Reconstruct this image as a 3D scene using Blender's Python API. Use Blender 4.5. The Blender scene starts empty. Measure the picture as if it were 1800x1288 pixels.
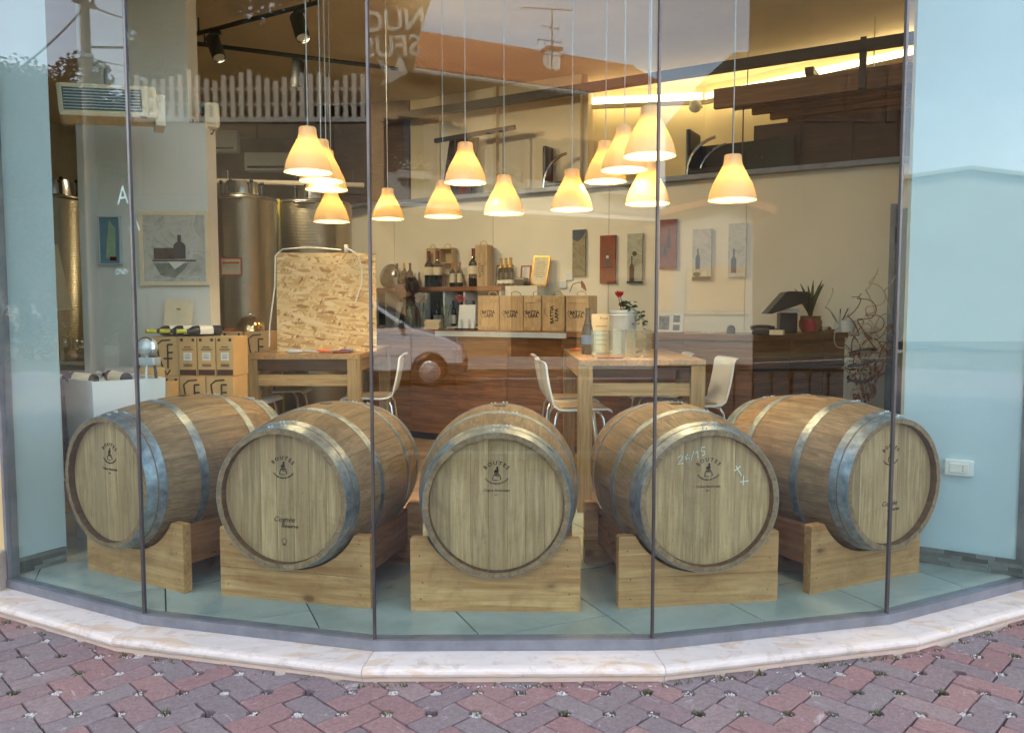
import bpy, bmesh, math, random
from mathutils import Vector, Matrix
rng = random.Random(7)
R = math.radians
sc = bpy.context.scene
COL = sc.collection

# ------------------------------------------------------------------ camera, sky, sun, exposure
CAMZ, FPX = 1.36, 1400.0
PITCH = math.atan((644 - 545) / FPX)
cam_d = bpy.data.cameras.new('camera')
cam_d.sensor_width = 36.0
cam_d.lens = FPX / 1800 * 36
cam_d.clip_start, cam_d.clip_end = 0.05, 800
cam = bpy.data.objects.new('camera', cam_d)
COL.objects.link(cam)
cam.location = (0, 0, CAMZ)
cam.rotation_euler = (R(90) - PITCH, 0, 0)
sc.camera = cam

SUN_EL, SUN_AZ = R(40), R(-12)          # azimuth measured from +Y towards +X
world = bpy.data.worlds.new('World')
sc.world = world
world.use_nodes = True
wn, wl = world.node_tree.nodes, world.node_tree.links
wn.clear()
w_out = wn.new('ShaderNodeOutputWorld')
w_bg = wn.new('ShaderNodeBackground')
w_sky = wn.new('ShaderNodeTexSky')
w_sky.sky_type = 'NISHITA'
w_sky.sun_disc = False
w_sky.sun_elevation = SUN_EL
w_sky.sun_rotation = SUN_AZ
w_sky.air_density, w_sky.dust_density, w_sky.ozone_density = 1.0, 1.2, 1.0
w_hs = wn.new('ShaderNodeHueSaturation')
w_hs.inputs['Saturation'].default_value = 0.62
w_tc = wn.new('ShaderNodeTexCoord')
w_map = wn.new('ShaderNodeMapping')
w_map.inputs['Scale'].default_value = (1, 1, 3.0)
w_no = wn.new('ShaderNodeTexNoise')
w_no.inputs['Scale'].default_value = 1.6
w_no.inputs['Detail'].default_value = 4
w_mr = wn.new('ShaderNodeMapRange')
w_mr.inputs[1].default_value, w_mr.inputs[2].default_value = 0.4, 0.7
w_mr.inputs[3].default_value, w_mr.inputs[4].default_value = 0.0, 0.3
w_mx = wn.new('ShaderNodeMix')
w_mx.data_type = 'RGBA'
w_mx.inputs['B'].default_value = (8.2, 8.3, 9.0, 1)
wl.new(w_tc.outputs['Generated'], w_map.inputs['Vector'])
wl.new(w_map.outputs['Vector'], w_no.inputs['Vector'])
wl.new(w_no.outputs['Fac'], w_mr.inputs[0])
wl.new(w_sky.outputs['Color'], w_hs.inputs['Color'])
wl.new(w_hs.outputs['Color'], w_mx.inputs['A'])
wl.new(w_mr.outputs[0], w_mx.inputs['Factor'])
wl.new(w_mx.outputs['Result'], w_bg.inputs['Color'])
w_bg.inputs['Strength'].default_value = 0.10
wl.new(w_bg.outputs[0], w_out.inputs['Surface'])

sun_d = bpy.data.lights.new('sun', 'SUN')
sun_d.energy = 1.5
sun_d.angle = R(14)
sun_d.color = (1.0, 0.9, 0.78)
sun = bpy.data.objects.new('sun', sun_d)
COL.objects.link(sun)
_sd = Vector((math.sin(SUN_AZ) * math.cos(SUN_EL), math.cos(SUN_AZ) * math.cos(SUN_EL), math.sin(SUN_EL)))
sun.rotation_euler = _sd.to_track_quat('Z', 'Y').to_euler()

sc.view_settings.view_transform = 'Standard'
sc.view_settings.look = 'None'
sc.view_settings.gamma = 1.0
sc.view_settings.exposure = 2.88
LAMP_W = 2.0
cy = sc.cycles
cy.max_bounces, cy.diffuse_bounces, cy.glossy_bounces = 7, 3, 4
cy.transmission_bounces, cy.transparent_max_bounces = 6, 28
cy.caustics_reflective = cy.caustics_refractive = False
cy.sample_clamp_indirect = 3.0
cy.use_denoising = True
cy.use_adaptive_sampling = True
cy.adaptive_threshold = 0.02

# ------------------------------------------------------------------ measuring helpers (real distances in metres)
_c, _s = math.cos(PITCH), math.sin(PITCH)
def ray(u, v):
    a, b = (u - 900) / FPX, (v - 644) / FPX
    return Vector((a, _c - b * _s, -_s - b * _c))
def P(u, v, Y):
    d = ray(u, v)
    return Vector((0, 0, CAMZ)) + d * (Y / d.y)
def G(u, v, z=0.0):
    d = ray(u, v)
    return Vector((0, 0, CAMZ)) + d * ((z - CAMZ) / d.z)
GL = [Vector(p) for p in ((-2.538, 3.975), (-1.652, 3.514), (-0.569, 3.232), (0.583, 3.243), (1.685, 3.514), (2.596, 3.975))]
def mirror(i, p):                        # i = 1..5, the pane in which a thing across the street is seen
    a, b = GL[i - 1], GL[i]
    t = (b - a).normalized()
    n = Vector((t.y, -t.x))
    d = (Vector((p.x, p.y)) - a).dot(n)
    return Vector((p.x - 2 * d * n.x, p.y - 2 * d * n.y, p.z))
def RF(i, u, v, D):
    return mirror(i, P(u, v, D))
# oblique back wall of the shop
WA, WE = Vector((-2.25, 10.5)), Vector((0.8645, -0.5026)).normalized()
WN = Vector((WE.y, -WE.x))
if WN.y > 0: WN = -WN
WROT = math.atan2(WE.y, WE.x)
def WP(u, v, off=0.0):
    d = ray(u, v)
    a = WA + WN * off
    t = (a).dot(WN) / Vector((d.x, d.y)).dot(WN)
    return Vector((0, 0, CAMZ)) + d * t

# ------------------------------------------------------------------ materials
def srgb(r, g, b):
    f = lambda c: (c / 255 / 12.92) if c <= 10 else ((c / 255 + 0.055) / 1.055) ** 2.4
    return (f(r), f(g), f(b), 1)
MATS = {}
def newmat(name):
    m = bpy.data.materials.new(name)
    m.use_nodes = True
    MATS[name] = m
    nt = m.node_tree
    return m, nt, nt.nodes['Principled BSDF'], nt.nodes['Material Output']
def node(nt, typ, **kw):
    n = nt.nodes.new(typ)
    for k, v in kw.items(): setattr(n, k, v)
    return n
def ramp(nt, fac, stops):
    n = nt.nodes.new('ShaderNodeValToRGB')
    e = n.color_ramp.elements
    while len(e) < len(stops): e.new(0.5)
    for el, (p, c) in zip(e, stops):
        el.position = p
        el.color = c if len(c) == 4 else (*c, 1)
    nt.links.new(fac, n.inputs['Fac'])
    return n.outputs['Color']
def noise(nt, scale=5, detail=3, rough=0.5, dist=0.0, stretch=None, coord='Object'):
    tc = nt.nodes.new('ShaderNodeTexCoord')
    mp = nt.nodes.new('ShaderNodeMapping')
    if stretch: mp.inputs['Scale'].default_value = stretch
    oi = nt.nodes.new('ShaderNodeObjectInfo')      # each piece gets its own patch of grain
    mu = nt.nodes.new('ShaderNodeMath'); mu.operation = 'MULTIPLY'; mu.inputs[1].default_value = 41.0
    nt.links.new(oi.outputs['Random'], mu.inputs[0])
    nt.links.new(mu.outputs[0], mp.inputs['Location'])
    n = nt.nodes.new('ShaderNodeTexNoise')
    n.inputs['Scale'].default_value = scale
    n.inputs['Detail'].default_value = detail
    n.inputs['Roughness'].default_value = rough
    n.inputs['Distortion'].default_value = dist
    nt.links.new(tc.outputs[coord], mp.inputs['Vector'])
    nt.links.new(mp.outputs['Vector'], n.inputs['Vector'])
    return n.outputs['Fac']
def mixc(nt, fac, a, b, mode='MIX'):
    n = nt.nodes.new('ShaderNodeMix')
    n.data_type = 'RGBA'
    n.blend_type = mode
    for key, v in (('Factor', fac), ('A', a), ('B', b)):
        if hasattr(v, 'is_linked') or hasattr(v, 'links'): nt.links.new(v, n.inputs[key])
        else: n.inputs[key].default_value = v
    return n.outputs['Result']
def bump(nt, bsdf, h, strength=0.3, dist=0.01):
    b = nt.nodes.new('ShaderNodeBump')
    b.inputs['Strength'].default_value = strength
    b.inputs['Distance'].default_value = dist
    nt.links.new(h, b.inputs['Height'])
    nt.links.new(b.outputs['Normal'], bsdf.inputs['Normal'])
def objrand(nt, col, lo=0.8, hi=1.15):
    oi = nt.nodes.new('ShaderNodeObjectInfo')
    mr = nt.nodes.new('ShaderNodeMapRange')
    mr.inputs[3].default_value, mr.inputs[4].default_value = lo, hi
    nt.links.new(oi.outputs['Random'], mr.inputs[0])
    return mixc(nt, 1.0, col, mr.outputs[0], 'MULTIPLY')
def plain(name, col, rough=0.5, metal=0.0, var=0.12, scale=6, bmp=0.0, bscale=60, spec=0.5, rand=None, stretch=None, coat=0):
    m, nt, b, o = newmat(name)
    n = noise(nt, scale, 4, 0.6, 0.2, stretch)
    c0 = tuple(c * (1 - var) for c in col[:3]) + (1,)
    c1 = tuple(min(1, c * (1 + var)) for c in col[:3]) + (1,)
    c = ramp(nt, n, [(0.3, c0), (0.7, c1)])
    if rand: c = objrand(nt, c, *rand)
    nt.links.new(c, b.inputs['Base Color'])
    b.inputs['Roughness'].default_value = rough
    b.inputs['Metallic'].default_value = metal
    b.inputs['Specular IOR Level'].default_value = spec
    b.inputs['Coat Weight'].default_value = coat
    if bmp: bump(nt, b, noise(nt, bscale, 4, 0.6, 0, stretch), bmp)
    return m
def wood(name, dark, light, axis='Y', scale=1.0, rough=0.6, knots=0.0, rand=(0.78, 1.15), contrast=(0.3, 0.72), bmp=0.15, stain=0.0):
    m, nt, b, o = newmat(name)
    st = {'X': (1.2, 22, 22), 'Y': (22, 1.2, 22), 'Z': (22, 22, 1.2)}[axis]
    st = tuple(s * scale for s in st)
    st2 = tuple(s * 0.22 for s in st)
    n1 = noise(nt, 3.0, 5, 0.65, 0.6, st)
    n2 = noise(nt, 3.0, 3, 0.5, 1.2, st2)
    c = ramp(nt, n1, [(contrast[0], dark), (contrast[1], light)])
    mid = tuple(0.72 * d + 0.1 * l for d, l in zip(dark, light))
    c = mixc(nt, ramp(nt, n2, [(0.42, (0, 0, 0)), (0.75, (0.75, 0.75, 0.75))]), c, (*mid[:3], 1))
    if knots:
        tc = nt.nodes.new('ShaderNodeTexCoord')
        mp = nt.nodes.new('ShaderNodeMapping')
        k = {'X': (0.55, 1, 1), 'Y': (1, 0.55, 1), 'Z': (1, 1, 0.55)}[axis]
        mp.inputs['Scale'].default_value = k
        oi = nt.nodes.new('ShaderNodeObjectInfo')
        sx = nt.nodes.new('ShaderNodeMath'); sx.operation = 'MULTIPLY'; sx.inputs[1].default_value = 17.0
        nt.links.new(oi.outputs['Random'], sx.inputs[0])
        nt.links.new(sx.outputs[0], mp.inputs['Location'])
        vo = nt.nodes.new('ShaderNodeTexVoronoi')
        vo.inputs['Scale'].default_value = 6.2
        nt.links.new(tc.outputs['Object'], mp.inputs['Vector'])
        nt.links.new(mp.outputs['Vector'], vo.inputs['Vector'])
        kf = ramp(nt, vo.outputs['Distance'], [(0.0, (1, 1, 1)), (0.075, (0.85, 0.85, 0.85)), (0.12, (0.25, 0.25, 0.25)), (0.2, (0, 0, 0))])
        c = mixc(nt, mixc(nt, 1.0, kf, (knots, knots, knots, 1), 'MULTIPLY'), c, (dark[0] * 0.35, dark[1] * 0.3, dark[2] * 0.28, 1))
        sl = noise(nt, 2.2, 4, 0.6, 0.8)
        c = mixc(nt, ramp(nt, sl, [(0.52, (0, 0, 0)), (0.74, (0.45, 0.45, 0.45))]), c, (dark[0] * 0.7, dark[1] * 0.62, dark[2] * 0.5, 1))
    if stain:                                   # old spills and scuffs
        s1 = noise(nt, 5.0, 6, 0.7, 0.9)
        c = mixc(nt, ramp(nt, s1, [(0.50, (0, 0, 0)), (0.72, (stain, stain, stain))]), c, (dark[0] * 0.55, dark[1] * 0.5, dark[2] * 0.45, 1))
        s2 = noise(nt, 26.0, 4, 0.7, 0.4)
        c = mixc(nt, ramp(nt, s2, [(0.64, (0, 0, 0)), (0.74, (stain, stain, stain))]), c, (dark[0] * 0.4, dark[1] * 0.36, dark[2] * 0.34, 1))
    c = objrand(nt, c, *rand)
    nt.links.new(c, b.inputs['Base Color'])
    b.inputs['Roughness'].default_value = rough
    if bmp: bump(nt, b, n1, bmp, 0.004)
    return m
def glassmat(name, tint, f0, rough=0.0):
    m, nt, b, o = newmat(name)
    nt.nodes.remove(b)
    tr = node(nt, 'ShaderNodeBsdfTransparent')
    tr.inputs['Color'].default_value = (*tint, 1)
    gl = node(nt, 'ShaderNodeBsdfGlossy')
    gl.inputs['Roughness'].default_value = rough
    gl.inputs['Color'].default_value = (1, 1, 1, 1)
    lw = node(nt, 'ShaderNodeLayerWeight')
    lw.inputs['Blend'].default_value = 0.5
    pw = node(nt, 'ShaderNodeMath', operation='POWER'); pw.inputs[1].default_value = 5.0
    ml = node(nt, 'ShaderNodeMath', operation='MULTIPLY_ADD'); ml.inputs[1].default_value = 0.8; ml.inputs[2].default_value = f0
    nt.links.new(lw.outputs['Facing'], pw.inputs[0])
    nt.links.new(pw.outputs[0], ml.inputs[0])
    mx = node(nt, 'ShaderNodeMixShader')
    nt.links.new(ml.outputs[0], mx.inputs[0])
    nt.links.new(tr.outputs[0], mx.inputs[1])
    nt.links.new(gl.outputs[0], mx.inputs[2])
    nt.links.new(mx.outputs[0], o.inputs['Surface'])
    return m
def emis(name, col, strength):
    m, nt, b, o = newmat(name)
    b.inputs['Base Color'].default_value = col
    b.inputs['Emission Color'].default_value = col
    b.inputs['Emission Strength'].default_value = strength
    return m

M_GLASS = glassmat('window_glass', (0.905, 0.967, 0.957), 0.036)
M_CLEAR = glassmat('clear_glass', (0.90, 0.93, 0.92), 0.09, 0.02)
M_PANE = glassmat('dark_pane', (0.10, 0.12, 0.13), 0.08)
M_STAVE = wood('oak_stave', srgb(120, 92, 62), srgb(176, 144, 106), 'Y', 1.0, 0.6, 0.0, (0.92, 1.06), stain=0.55)
M_HEADW = wood('oak_head', srgb(158, 122, 80), srgb(214, 182, 134), 'Z', 1.0, 0.6, 0.0, (0.78, 1.1), stain=0.4)
M_CHIME = wood('oak_chime', srgb(70, 46, 26), srgb(120, 86, 54), 'Y', 1.0, 0.65)
M_PINE = wood('pine_board', srgb(170, 116, 62), srgb(222, 178, 122), 'X', 0.6, 0.55, 1.0, (0.85, 1.1), stain=0.5)
M_PINE2 = wood('pine_side', srgb(128, 80, 46), srgb(184, 130, 84), 'Y', 0.8, 0.55, 0.7, (0.85, 1.1))
M_TABLE = wood('table_ash_long', srgb(138, 104, 68), srgb(192, 152, 106), 'Y', 0.9, 0.4)
M_TABLEX = wood('table_ash_cross', srgb(138, 112, 76), srgb(190, 160, 116), 'X', 0.9, 0.45)
M_TLEG = wood('table_leg_ash', srgb(130, 104, 70), srgb(186, 156, 112), 'Z', 0.9, 0.45)
M_COUNT = wood('counter_wood', srgb(104, 64, 32), srgb(164, 112, 64), 'X', 0.7, 0.4, 0, (0.85, 1.1))
M_CTOP = wood('counter_top_wood', srgb(120, 72, 38), srgb(176, 118, 70), 'X', 0.7, 0.3)
M_CASE = wood('case_wood', srgb(178, 140, 96), srgb(222, 190, 144), 'Z', 0.7, 0.6, 0.35, (0.9, 1.08))
M_DARKW = wood('dark_wood', srgb(52, 28, 16), srgb(88, 50, 30), 'X', 0.7, 0.5)
M_SLAT = wood('slat_wood', srgb(112, 80, 56), srgb(158, 120, 90), 'X', 0.7, 0.5)
M_HOOP = plain('galvanised_hoop', (0.32, 0.38, 0.43, 1), 0.42, 0.8, 0.4, 22, 0.15, 60)
M_RIVET = plain('rivet_steel', (0.72, 0.74, 0.75, 1), 0.35, 0.3)
M_INK = plain('burnt_ink', srgb(48, 34, 22), 0.8, 0, 0.3, 40)
M_CHALK = plain('chalk', srgb(226, 238, 230), 0.9, 0, 0.1, 80)
M_PIER = plain('sky_tinted_white', (0.50, 0.62, 0.65, 1), 0.6, 0, 0.06, 1.4, 0.05, 140)  # white wall; the blue of sky and glass is put into its colour
M_PART = plain('warm_white_plaster', (0.85, 0.82, 0.75, 1), 0.7, 0, 0.05, 1.6, 0.04, 120)
M_WHITE = plain('white_paint', (0.78, 0.78, 0.76, 1), 0.6, 0, 0.03, 3, 0.02, 180)
M_CREAM = plain('cream_plaster', srgb(242, 230, 210), 0.75, 0, 0.04, 1.6, 0.04, 120)
M_CEIL = plain('ceiling_plaster', srgb(232, 214, 186), 0.85, 0, 0.05, 2)
M_CONC = plain('concrete', srgb(186, 172, 150), 0.85, 0, 0.18, 1.5, 0.15, 18)
M_FACADE = plain('ochre_render', srgb(216, 190, 138), 0.85, 0, 0.08, 4, 0.1, 90)
M_STONE = plain('base_stone', srgb(186, 178, 168), 0.8, 0, 0.15, 8, 0.15, 60)
M_ALU = plain('grey_aluminium', (0.23, 0.24, 0.27, 1), 0.5, 0.4, 0.18, 9, 0.03, 200)
M_SEAL = plain('dark_seal', (0.03, 0.03, 0.035, 1), 0.5)
M_STRIP = plain('mullion_strip', (0.15, 0.14, 0.135, 1), 0.3, 0.8, 0.25, 5)
M_CHROME = plain('chrome', (0.75, 0.76, 0.78, 1), 0.12, 1.0, 0.03)
M_BLACK = plain('black_plastic', (0.012, 0.012, 0.014, 1), 0.35)
M_DARK = plain('dark_grey', (0.05, 0.05, 0.055, 1), 0.5)
M_CHAIR = plain('white_lacquer', (0.78, 0.80, 0.81, 1), 0.25, 0, 0.03, 4)
M_CSEAT = wood('chair_seat_wood', srgb(170, 140, 106), srgb(210, 182, 148), 'X', 0.6, 0.4)
M_CARTON = plain('carton', srgb(208, 168, 116), 0.85, 0, 0.06, 6, 0.03, 60, 0.2, (0.92, 1.06))
M_CBAND = plain('carton_band', srgb(78, 36, 24), 0.8)
M_PAPER = plain('paper', srgb(232, 226, 214), 0.8, 0, 0.04, 12)
M_CREAMP = plain('cream_paper', srgb(236, 218, 184), 0.8, 0, 0.05, 12)
M_BOTTLE = plain('dark_bottle_glass', (0.006, 0.010, 0.008, 1), 0.08, 0, 0.2, 8, 0, 60, 0.6)
M_BLUEB = plain('blue_black_bottle', (0.010, 0.016, 0.03, 1), 0.08, 0, 0.2, 8)
M_CAPR = plain('red_capsule', srgb(120, 24, 22), 0.35, 0.2)
M_CAPG = plain('gold_capsule', srgb(190, 140, 60), 0.3, 0.7)
M_CAPK = plain('black_capsule', (0.015, 0.014, 0.014, 1), 0.3)
M_CAPO = plain('copper_capsule', srgb(190, 92, 40), 0.35, 0.5)
M_CAPY = plain('lime_capsule', srgb(190, 190, 60), 0.35, 0.2)
M_ROPE = plain('rope', srgb(214, 178, 124), 0.9, 0, 0.2, 60)
M_GREEN = plain('leaf_green', srgb(62, 84, 40), 0.5, 0, 0.35, 12, 0, 60, 0.4)
M_LEAF2 = plain('leaf_blue_green', srgb(70, 94, 74), 0.55, 0, 0.35, 12)
M_REDP = plain('red_petal', srgb(176, 22, 26), 0.5)
M_PINKP = plain('pink_petal', srgb(232, 140, 150), 0.6)
M_WHITEP = plain('white_petal', srgb(236, 228, 216), 0.6)
M_ZINC = plain('zinc', (0.58, 0.63, 0.67, 1), 0.45, 0.15, 0.1, 8)
M_SKIN = plain('skin', srgb(196, 140, 110), 0.55, 0, 0.05, 14)
M_HAIR = plain('dark_hair', (0.016, 0.010, 0.008, 1), 0.5, 0, 0.4, 30)
M_CLOTH = plain('dark_cloth', (0.035, 0.035, 0.03, 1), 0.9, 0, 0.2, 20)
M_SCARF = plain('pale_scarf', srgb(214, 206, 190), 0.9, 0, 0.08, 20)
M_ORANGE = plain('orange_handle', srgb(214, 96, 36), 0.5)
M_BLUE = plain('blue_handle', srgb(36, 66, 132), 0.4)
M_FAB = plain('banner_brown', srgb(128, 98, 66), 0.85, 0, 0.08, 4)
M_ROAD = plain('asphalt', (0.055, 0.05, 0.052, 1), 0.9, 0, 0.25, 3, 0.3, 120)
M_GROUND = plain('dry_ground', (0.10, 0.085, 0.05, 1), 0.95, 0, 0.35, 2, 0.3, 30)
M_KERB = plain('kerb_stone', (0.42, 0.40, 0.37, 1), 0.9, 0, 0.15, 6)
M_ROOF = plain('roof_clay', srgb(172, 104, 66), 0.85, 0, 0.2, 5, 0.2, 40)
M_HOUSE = plain('house_render', srgb(196, 160, 116), 0.9, 0, 0.1, 2, 0.1, 50)
M_HOUSEW = plain('white_render', (0.76, 0.75, 0.72, 1), 0.85, 0, 0.05, 2)
M_HOUSEB = plain('brown_render', srgb(66, 50, 36), 0.9, 0, 0.12, 2)
M_SHUT = plain('shutter_brown', srgb(70, 48, 34), 0.7)
M_TERRW = plain('terrace_concrete', srgb(112, 102, 88), 0.9, 0, 0.2, 1.2, 0.15, 14)
M_IRON = plain('wrought_iron', (0.018, 0.016, 0.016, 1), 0.5, 0.4)
M_VAN = plain('van_paint', (0.72, 0.72, 0.76, 1), 0.25, 0, 0.02, 2, 0, 60, 0.5, None, None, 0.5)
M_TYRE = plain('tyre_rubber', (0.02, 0.02, 0.02, 1), 0.85)
M_HUB = plain('hubcap', (0.55, 0.55, 0.56, 1), 0.35, 0.7)
M_BUMPER = plain('bumper_grey', (0.06, 0.055, 0.055, 1), 0.7)
M_LENS = plain('amber_lens', srgb(150, 60, 30), 0.25)
M_BARK = plain('bark', (0.09, 0.07, 0.05, 1), 0.95, 0, 0.35, 12, 0.5, 30)
M_FOL = plain('tree_foliage', (0.055, 0.065, 0.028, 1), 0.7, 0, 0.5, 1.3, 0, 60, 0.2)
M_FOL2 = plain('tree_foliage_blue', (0.05, 0.07, 0.045, 1), 0.7, 0, 0.5, 1.3, 0, 60, 0.2)
M_PICKET = plain('picket_white', (0.46, 0.42, 0.36, 1), 0.8, 0, 0.12, 6)
M_POLE = plain('pole_timber', srgb(128, 116, 102), 0.9, 0, 0.2, 5)
M_WIRE = plain('wire', (0.03, 0.03, 0.03, 1), 0.6)
M_SOIL = plain('joint_soil', (0.05, 0.04, 0.032, 1), 0.95, 0, 0.5, 40, 0.4, 120)
M_PEB = plain('white_pebble', (0.66, 0.63, 0.58, 1), 0.85, 0, 0.25, 90)
M_WEED = plain('weed', srgb(92, 92, 58), 0.7, 0, 0.5, 40)
M_TERR = plain('terracotta_wrap', srgb(150, 108, 70), 0.8, 0, 0.15, 12)
M_WILLOW = plain('willow_brown', srgb(140, 84, 40), 0.7, 0, 0.25, 20)
M_WILLOWW = plain('willow_white', srgb(206, 188, 168), 0.7, 0, 0.15, 20)
M_STEELD = plain('brushed_lid', (0.6, 0.6, 0.6, 1), 0.25, 1.0, 0.1, 20)
M_YEL = plain('level_tube_yellow', srgb(190, 170, 60), 0.4)
M_SIGN = plain('orange_sign', srgb(206, 84, 42), 0.6)
M_SILV = plain('silver_plastic', (0.62, 0.66, 0.68, 1), 0.3, 0.3)
M_COVE = emis('cove_led', (1.0, 0.76, 0.42, 1), 1.15)
M_SHELFB = wood('shelf_wood', srgb(130, 80, 46), srgb(168, 112, 70), 'X', 0.7, 0.45)
M_DOORG = plain('door_grey', srgb(110, 118, 120), 0.6, 0, 0.05, 3)

def make_special():
    # floor tiles
    m, nt, b, o = newmat('floor_tile')
    c = ramp(nt, noise(nt, 3.5, 5, 0.6, 0.4), [(0.3, srgb(148, 160, 153)), (0.7, srgb(182, 192, 184))])
    c = objrand(nt, c, 0.93, 1.05)
    nt.links.new(c, b.inputs['Base Color'])
    b.inputs['Roughness'].default_value = 0.28
    # parquet floor further in
    wood('floor_parquet', srgb(164, 132, 102), srgb(204, 174, 142), 'X', 0.5, 0.35)
    # sill marble with ochre stains
    m, nt, b, o = newmat('sill_marble')
    n = noise(nt, 3.0, 6, 0.62, 1.2, (1, 2.5, 4))
    c = ramp(nt, n, [(0.25, srgb(206, 194, 182)), (0.52, srgb(226, 216, 206)), (0.62, srgb(214, 192, 168)), (0.8, srgb(226, 216, 204))])
    n2 = noise(nt, 14, 5, 0.7, 0.3)
    c = mixc(nt, ramp(nt, n2, [(0.55, (0, 0, 0)), (0.70, (0.5, 0.5, 0.5))]), c, srgb(166, 150, 138))
    c = objrand(nt, c, 0.93, 1.04)
    nt.links.new(c, b.inputs['Base Color'])
    b.inputs['Roughness'].default_value = 0.55
    bump(nt, b, n2, 0.15, 0.004)
    # pavers
    for pname in ('paver', 'paver_far'):
        m, nt, b, o = newmat(pname)
        src = node(nt, 'ShaderNodeObjectInfo').outputs['Random'] if pname == 'paver' else node(nt, 'ShaderNodeNewGeometry').outputs['Random Per Island']
        base = ramp(nt, src, [(0.0, srgb(148, 116, 114)), (0.28, srgb(156, 126, 122)), (0.42, srgb(144, 122, 122)), (0.58, srgb(134, 121, 122)), (0.85, srgb(140, 129, 129)), (1.0, srgb(156, 134, 130))])
        n = noise(nt, 55, 6, 0.85, 0.2)
        c = mixc(nt, ramp(nt, n, [(0.34, (0, 0, 0)), (0.62, (1, 1, 1))]), mixc(nt, 1.0, base, (0.68, 0.67, 0.69, 1), 'MULTIPLY'), mixc(nt, 1.0, base, (1.14, 1.12, 1.12, 1), 'MULTIPLY'))
        n3 = noise(nt, 9, 5, 0.75, 0.8, (1, 3, 1))
        c = mixc(nt, ramp(nt, n3, [(0.60, (0, 0, 0)), (0.72, (0.65, 0.65, 0.65))]), c, srgb(206, 198, 196))
        nt.links.new(c, b.inputs['Base Color'])
        b.inputs['Roughness'].default_value = 0.9
        bump(nt, b, noise(nt, 90, 5, 0.75), 0.8, 0.005)
    plain('base_marble', srgb(222, 202, 184), 0.6, 0, 0.12, 6, 0.1, 60, 0.4, (0.92, 1.05))
    # OSB
    m, nt, b, o = newmat('osb')
    tc = node(nt, 'ShaderNodeTexCoord')
    nn = node(nt, 'ShaderNodeTexNoise'); nn.inputs['Scale'].default_value = 5
    cols = None
    for k, (ang, sx, sz) in enumerate(((0.35, 15, 60), (-0.5, 17, 66), (1.0, 14, 56), (-1.1, 15, 60), (0.1, 12, 50))):
        mp = node(nt, 'ShaderNodeMapping')
        mp.vector_type = 'TEXTURE'
        mp.inputs['Rotation'].default_value = (0, ang, 0)
        mp.inputs['Scale'].default_value = (1.0 / sx, 1, 1.0 / sz)
        vo = node(nt, 'ShaderNodeTexVoronoi'); vo.inputs['Scale'].default_value = 1.0
        nt.links.new(tc.outputs['Object'], mp.inputs['Vector'])
        nt.links.new(mp.outputs['Vector'], vo.inputs['Vector'])
        sp = node(nt, 'ShaderNodeSeparateColor')
        nt.links.new(vo.outputs['Color'], sp.inputs[0])
        cc = ramp(nt, sp.outputs[0], [(0.0, srgb(150, 106, 62)), (0.12, srgb(196, 156, 104)), (0.5, srgb(222, 190, 138)), (1.0, srgb(238, 214, 168))])
        if cols is None: cols = cc
        else:
            f = ramp(nt, sp.outputs[1], [(0.5, (0, 0, 0)), (0.52, (1, 1, 1))])
            cols = mixc(nt, f, cols, cc)
    nt.links.new(cols, b.inputs['Base Color'])
    b.inputs['Roughness'].default_value = 0.7
    # ribbed steel tank
    m, nt, b, o = newmat('tank_steel')
    tc = node(nt, 'ShaderNodeTexCoord')
    sp = node(nt, 'ShaderNodeSeparateXYZ')
    nt.links.new(tc.outputs['Object'], sp.inputs[0])
    mu = node(nt, 'ShaderNodeMath', operation='MULTIPLY'); mu.inputs[1].default_value = 420
    sn = node(nt, 'ShaderNodeMath', operation='SINE')
    nt.links.new(sp.outputs['Z'], mu.inputs[0]); nt.links.new(mu.outputs[0], sn.inputs[0])
    bump(nt, b, sn.outputs[0], 0.35, 0.003)
    b.inputs['Metallic'].default_value = 1.0
    b.inputs['Roughness'].default_value = 0.33
    b.inputs['Base Color'].default_value = (0.44, 0.38, 0.28, 1)
    # pendant shade: white glass lit by the bulb inside it
    m, nt, b, o = newmat('lamp_shade_glass')
    nt.nodes.remove(b)
    df = node(nt, 'ShaderNodeBsdfDiffuse'); df.inputs['Color'].default_value = (0.66, 0.54, 0.34, 1)
    tl = node(nt, 'ShaderNodeBsdfTranslucent'); tl.inputs['Color'].default_value = (0.95, 0.52, 0.13, 1)
    mx = node(nt, 'ShaderNodeMixShader'); mx.inputs[0].default_value = 0.07
    gl = node(nt, 'ShaderNodeBsdfGlossy'); gl.inputs['Roughness'].default_value = 0.15
    m2 = node(nt, 'ShaderNodeMixShader'); m2.inputs[0].default_value = 0.04
    nt.links.new(df.outputs[0], mx.inputs[1]); nt.links.new(tl.outputs[0], mx.inputs[2])
    nt.links.new(mx.outputs[0], m2.inputs[1]); nt.links.new(gl.outputs[0], m2.inputs[2])
    nt.links.new(m2.outputs[0], o.inputs['Surface'])
    # slate mosaic skirting
    plain('skirting_slate', srgb(96, 100, 96), 0.7, 0, 0.25, 10, 0.2, 60, 0.4, (0.6, 1.7))
    # paintings
    def painting(name, bg0, bg1, sc_):
        m, nt, b, o = newmat(name)
        c = ramp(nt, noise(nt, sc_, 6, 0.7, 1.5), [(0.3, bg0), (0.5, bg1), (0.7, bg0)])
        nt.links.new(c, b.inputs['Base Color']); b.inputs['Roughness'].default_value = 0.7
    painting('paint_grey', srgb(150, 146, 136), srgb(206, 202, 192), 5)
    painting('paint_rust', srgb(96, 34, 18), srgb(142, 60, 26), 4)
    painting('paint_ochre', srgb(112, 96, 66), srgb(160, 146, 116), 6)
    painting('paint_sage', srgb(140, 138, 116), srgb(190, 188, 168), 4)
    painting('paint_pale', srgb(176, 174, 168), srgb(214, 210, 202), 5)
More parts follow.
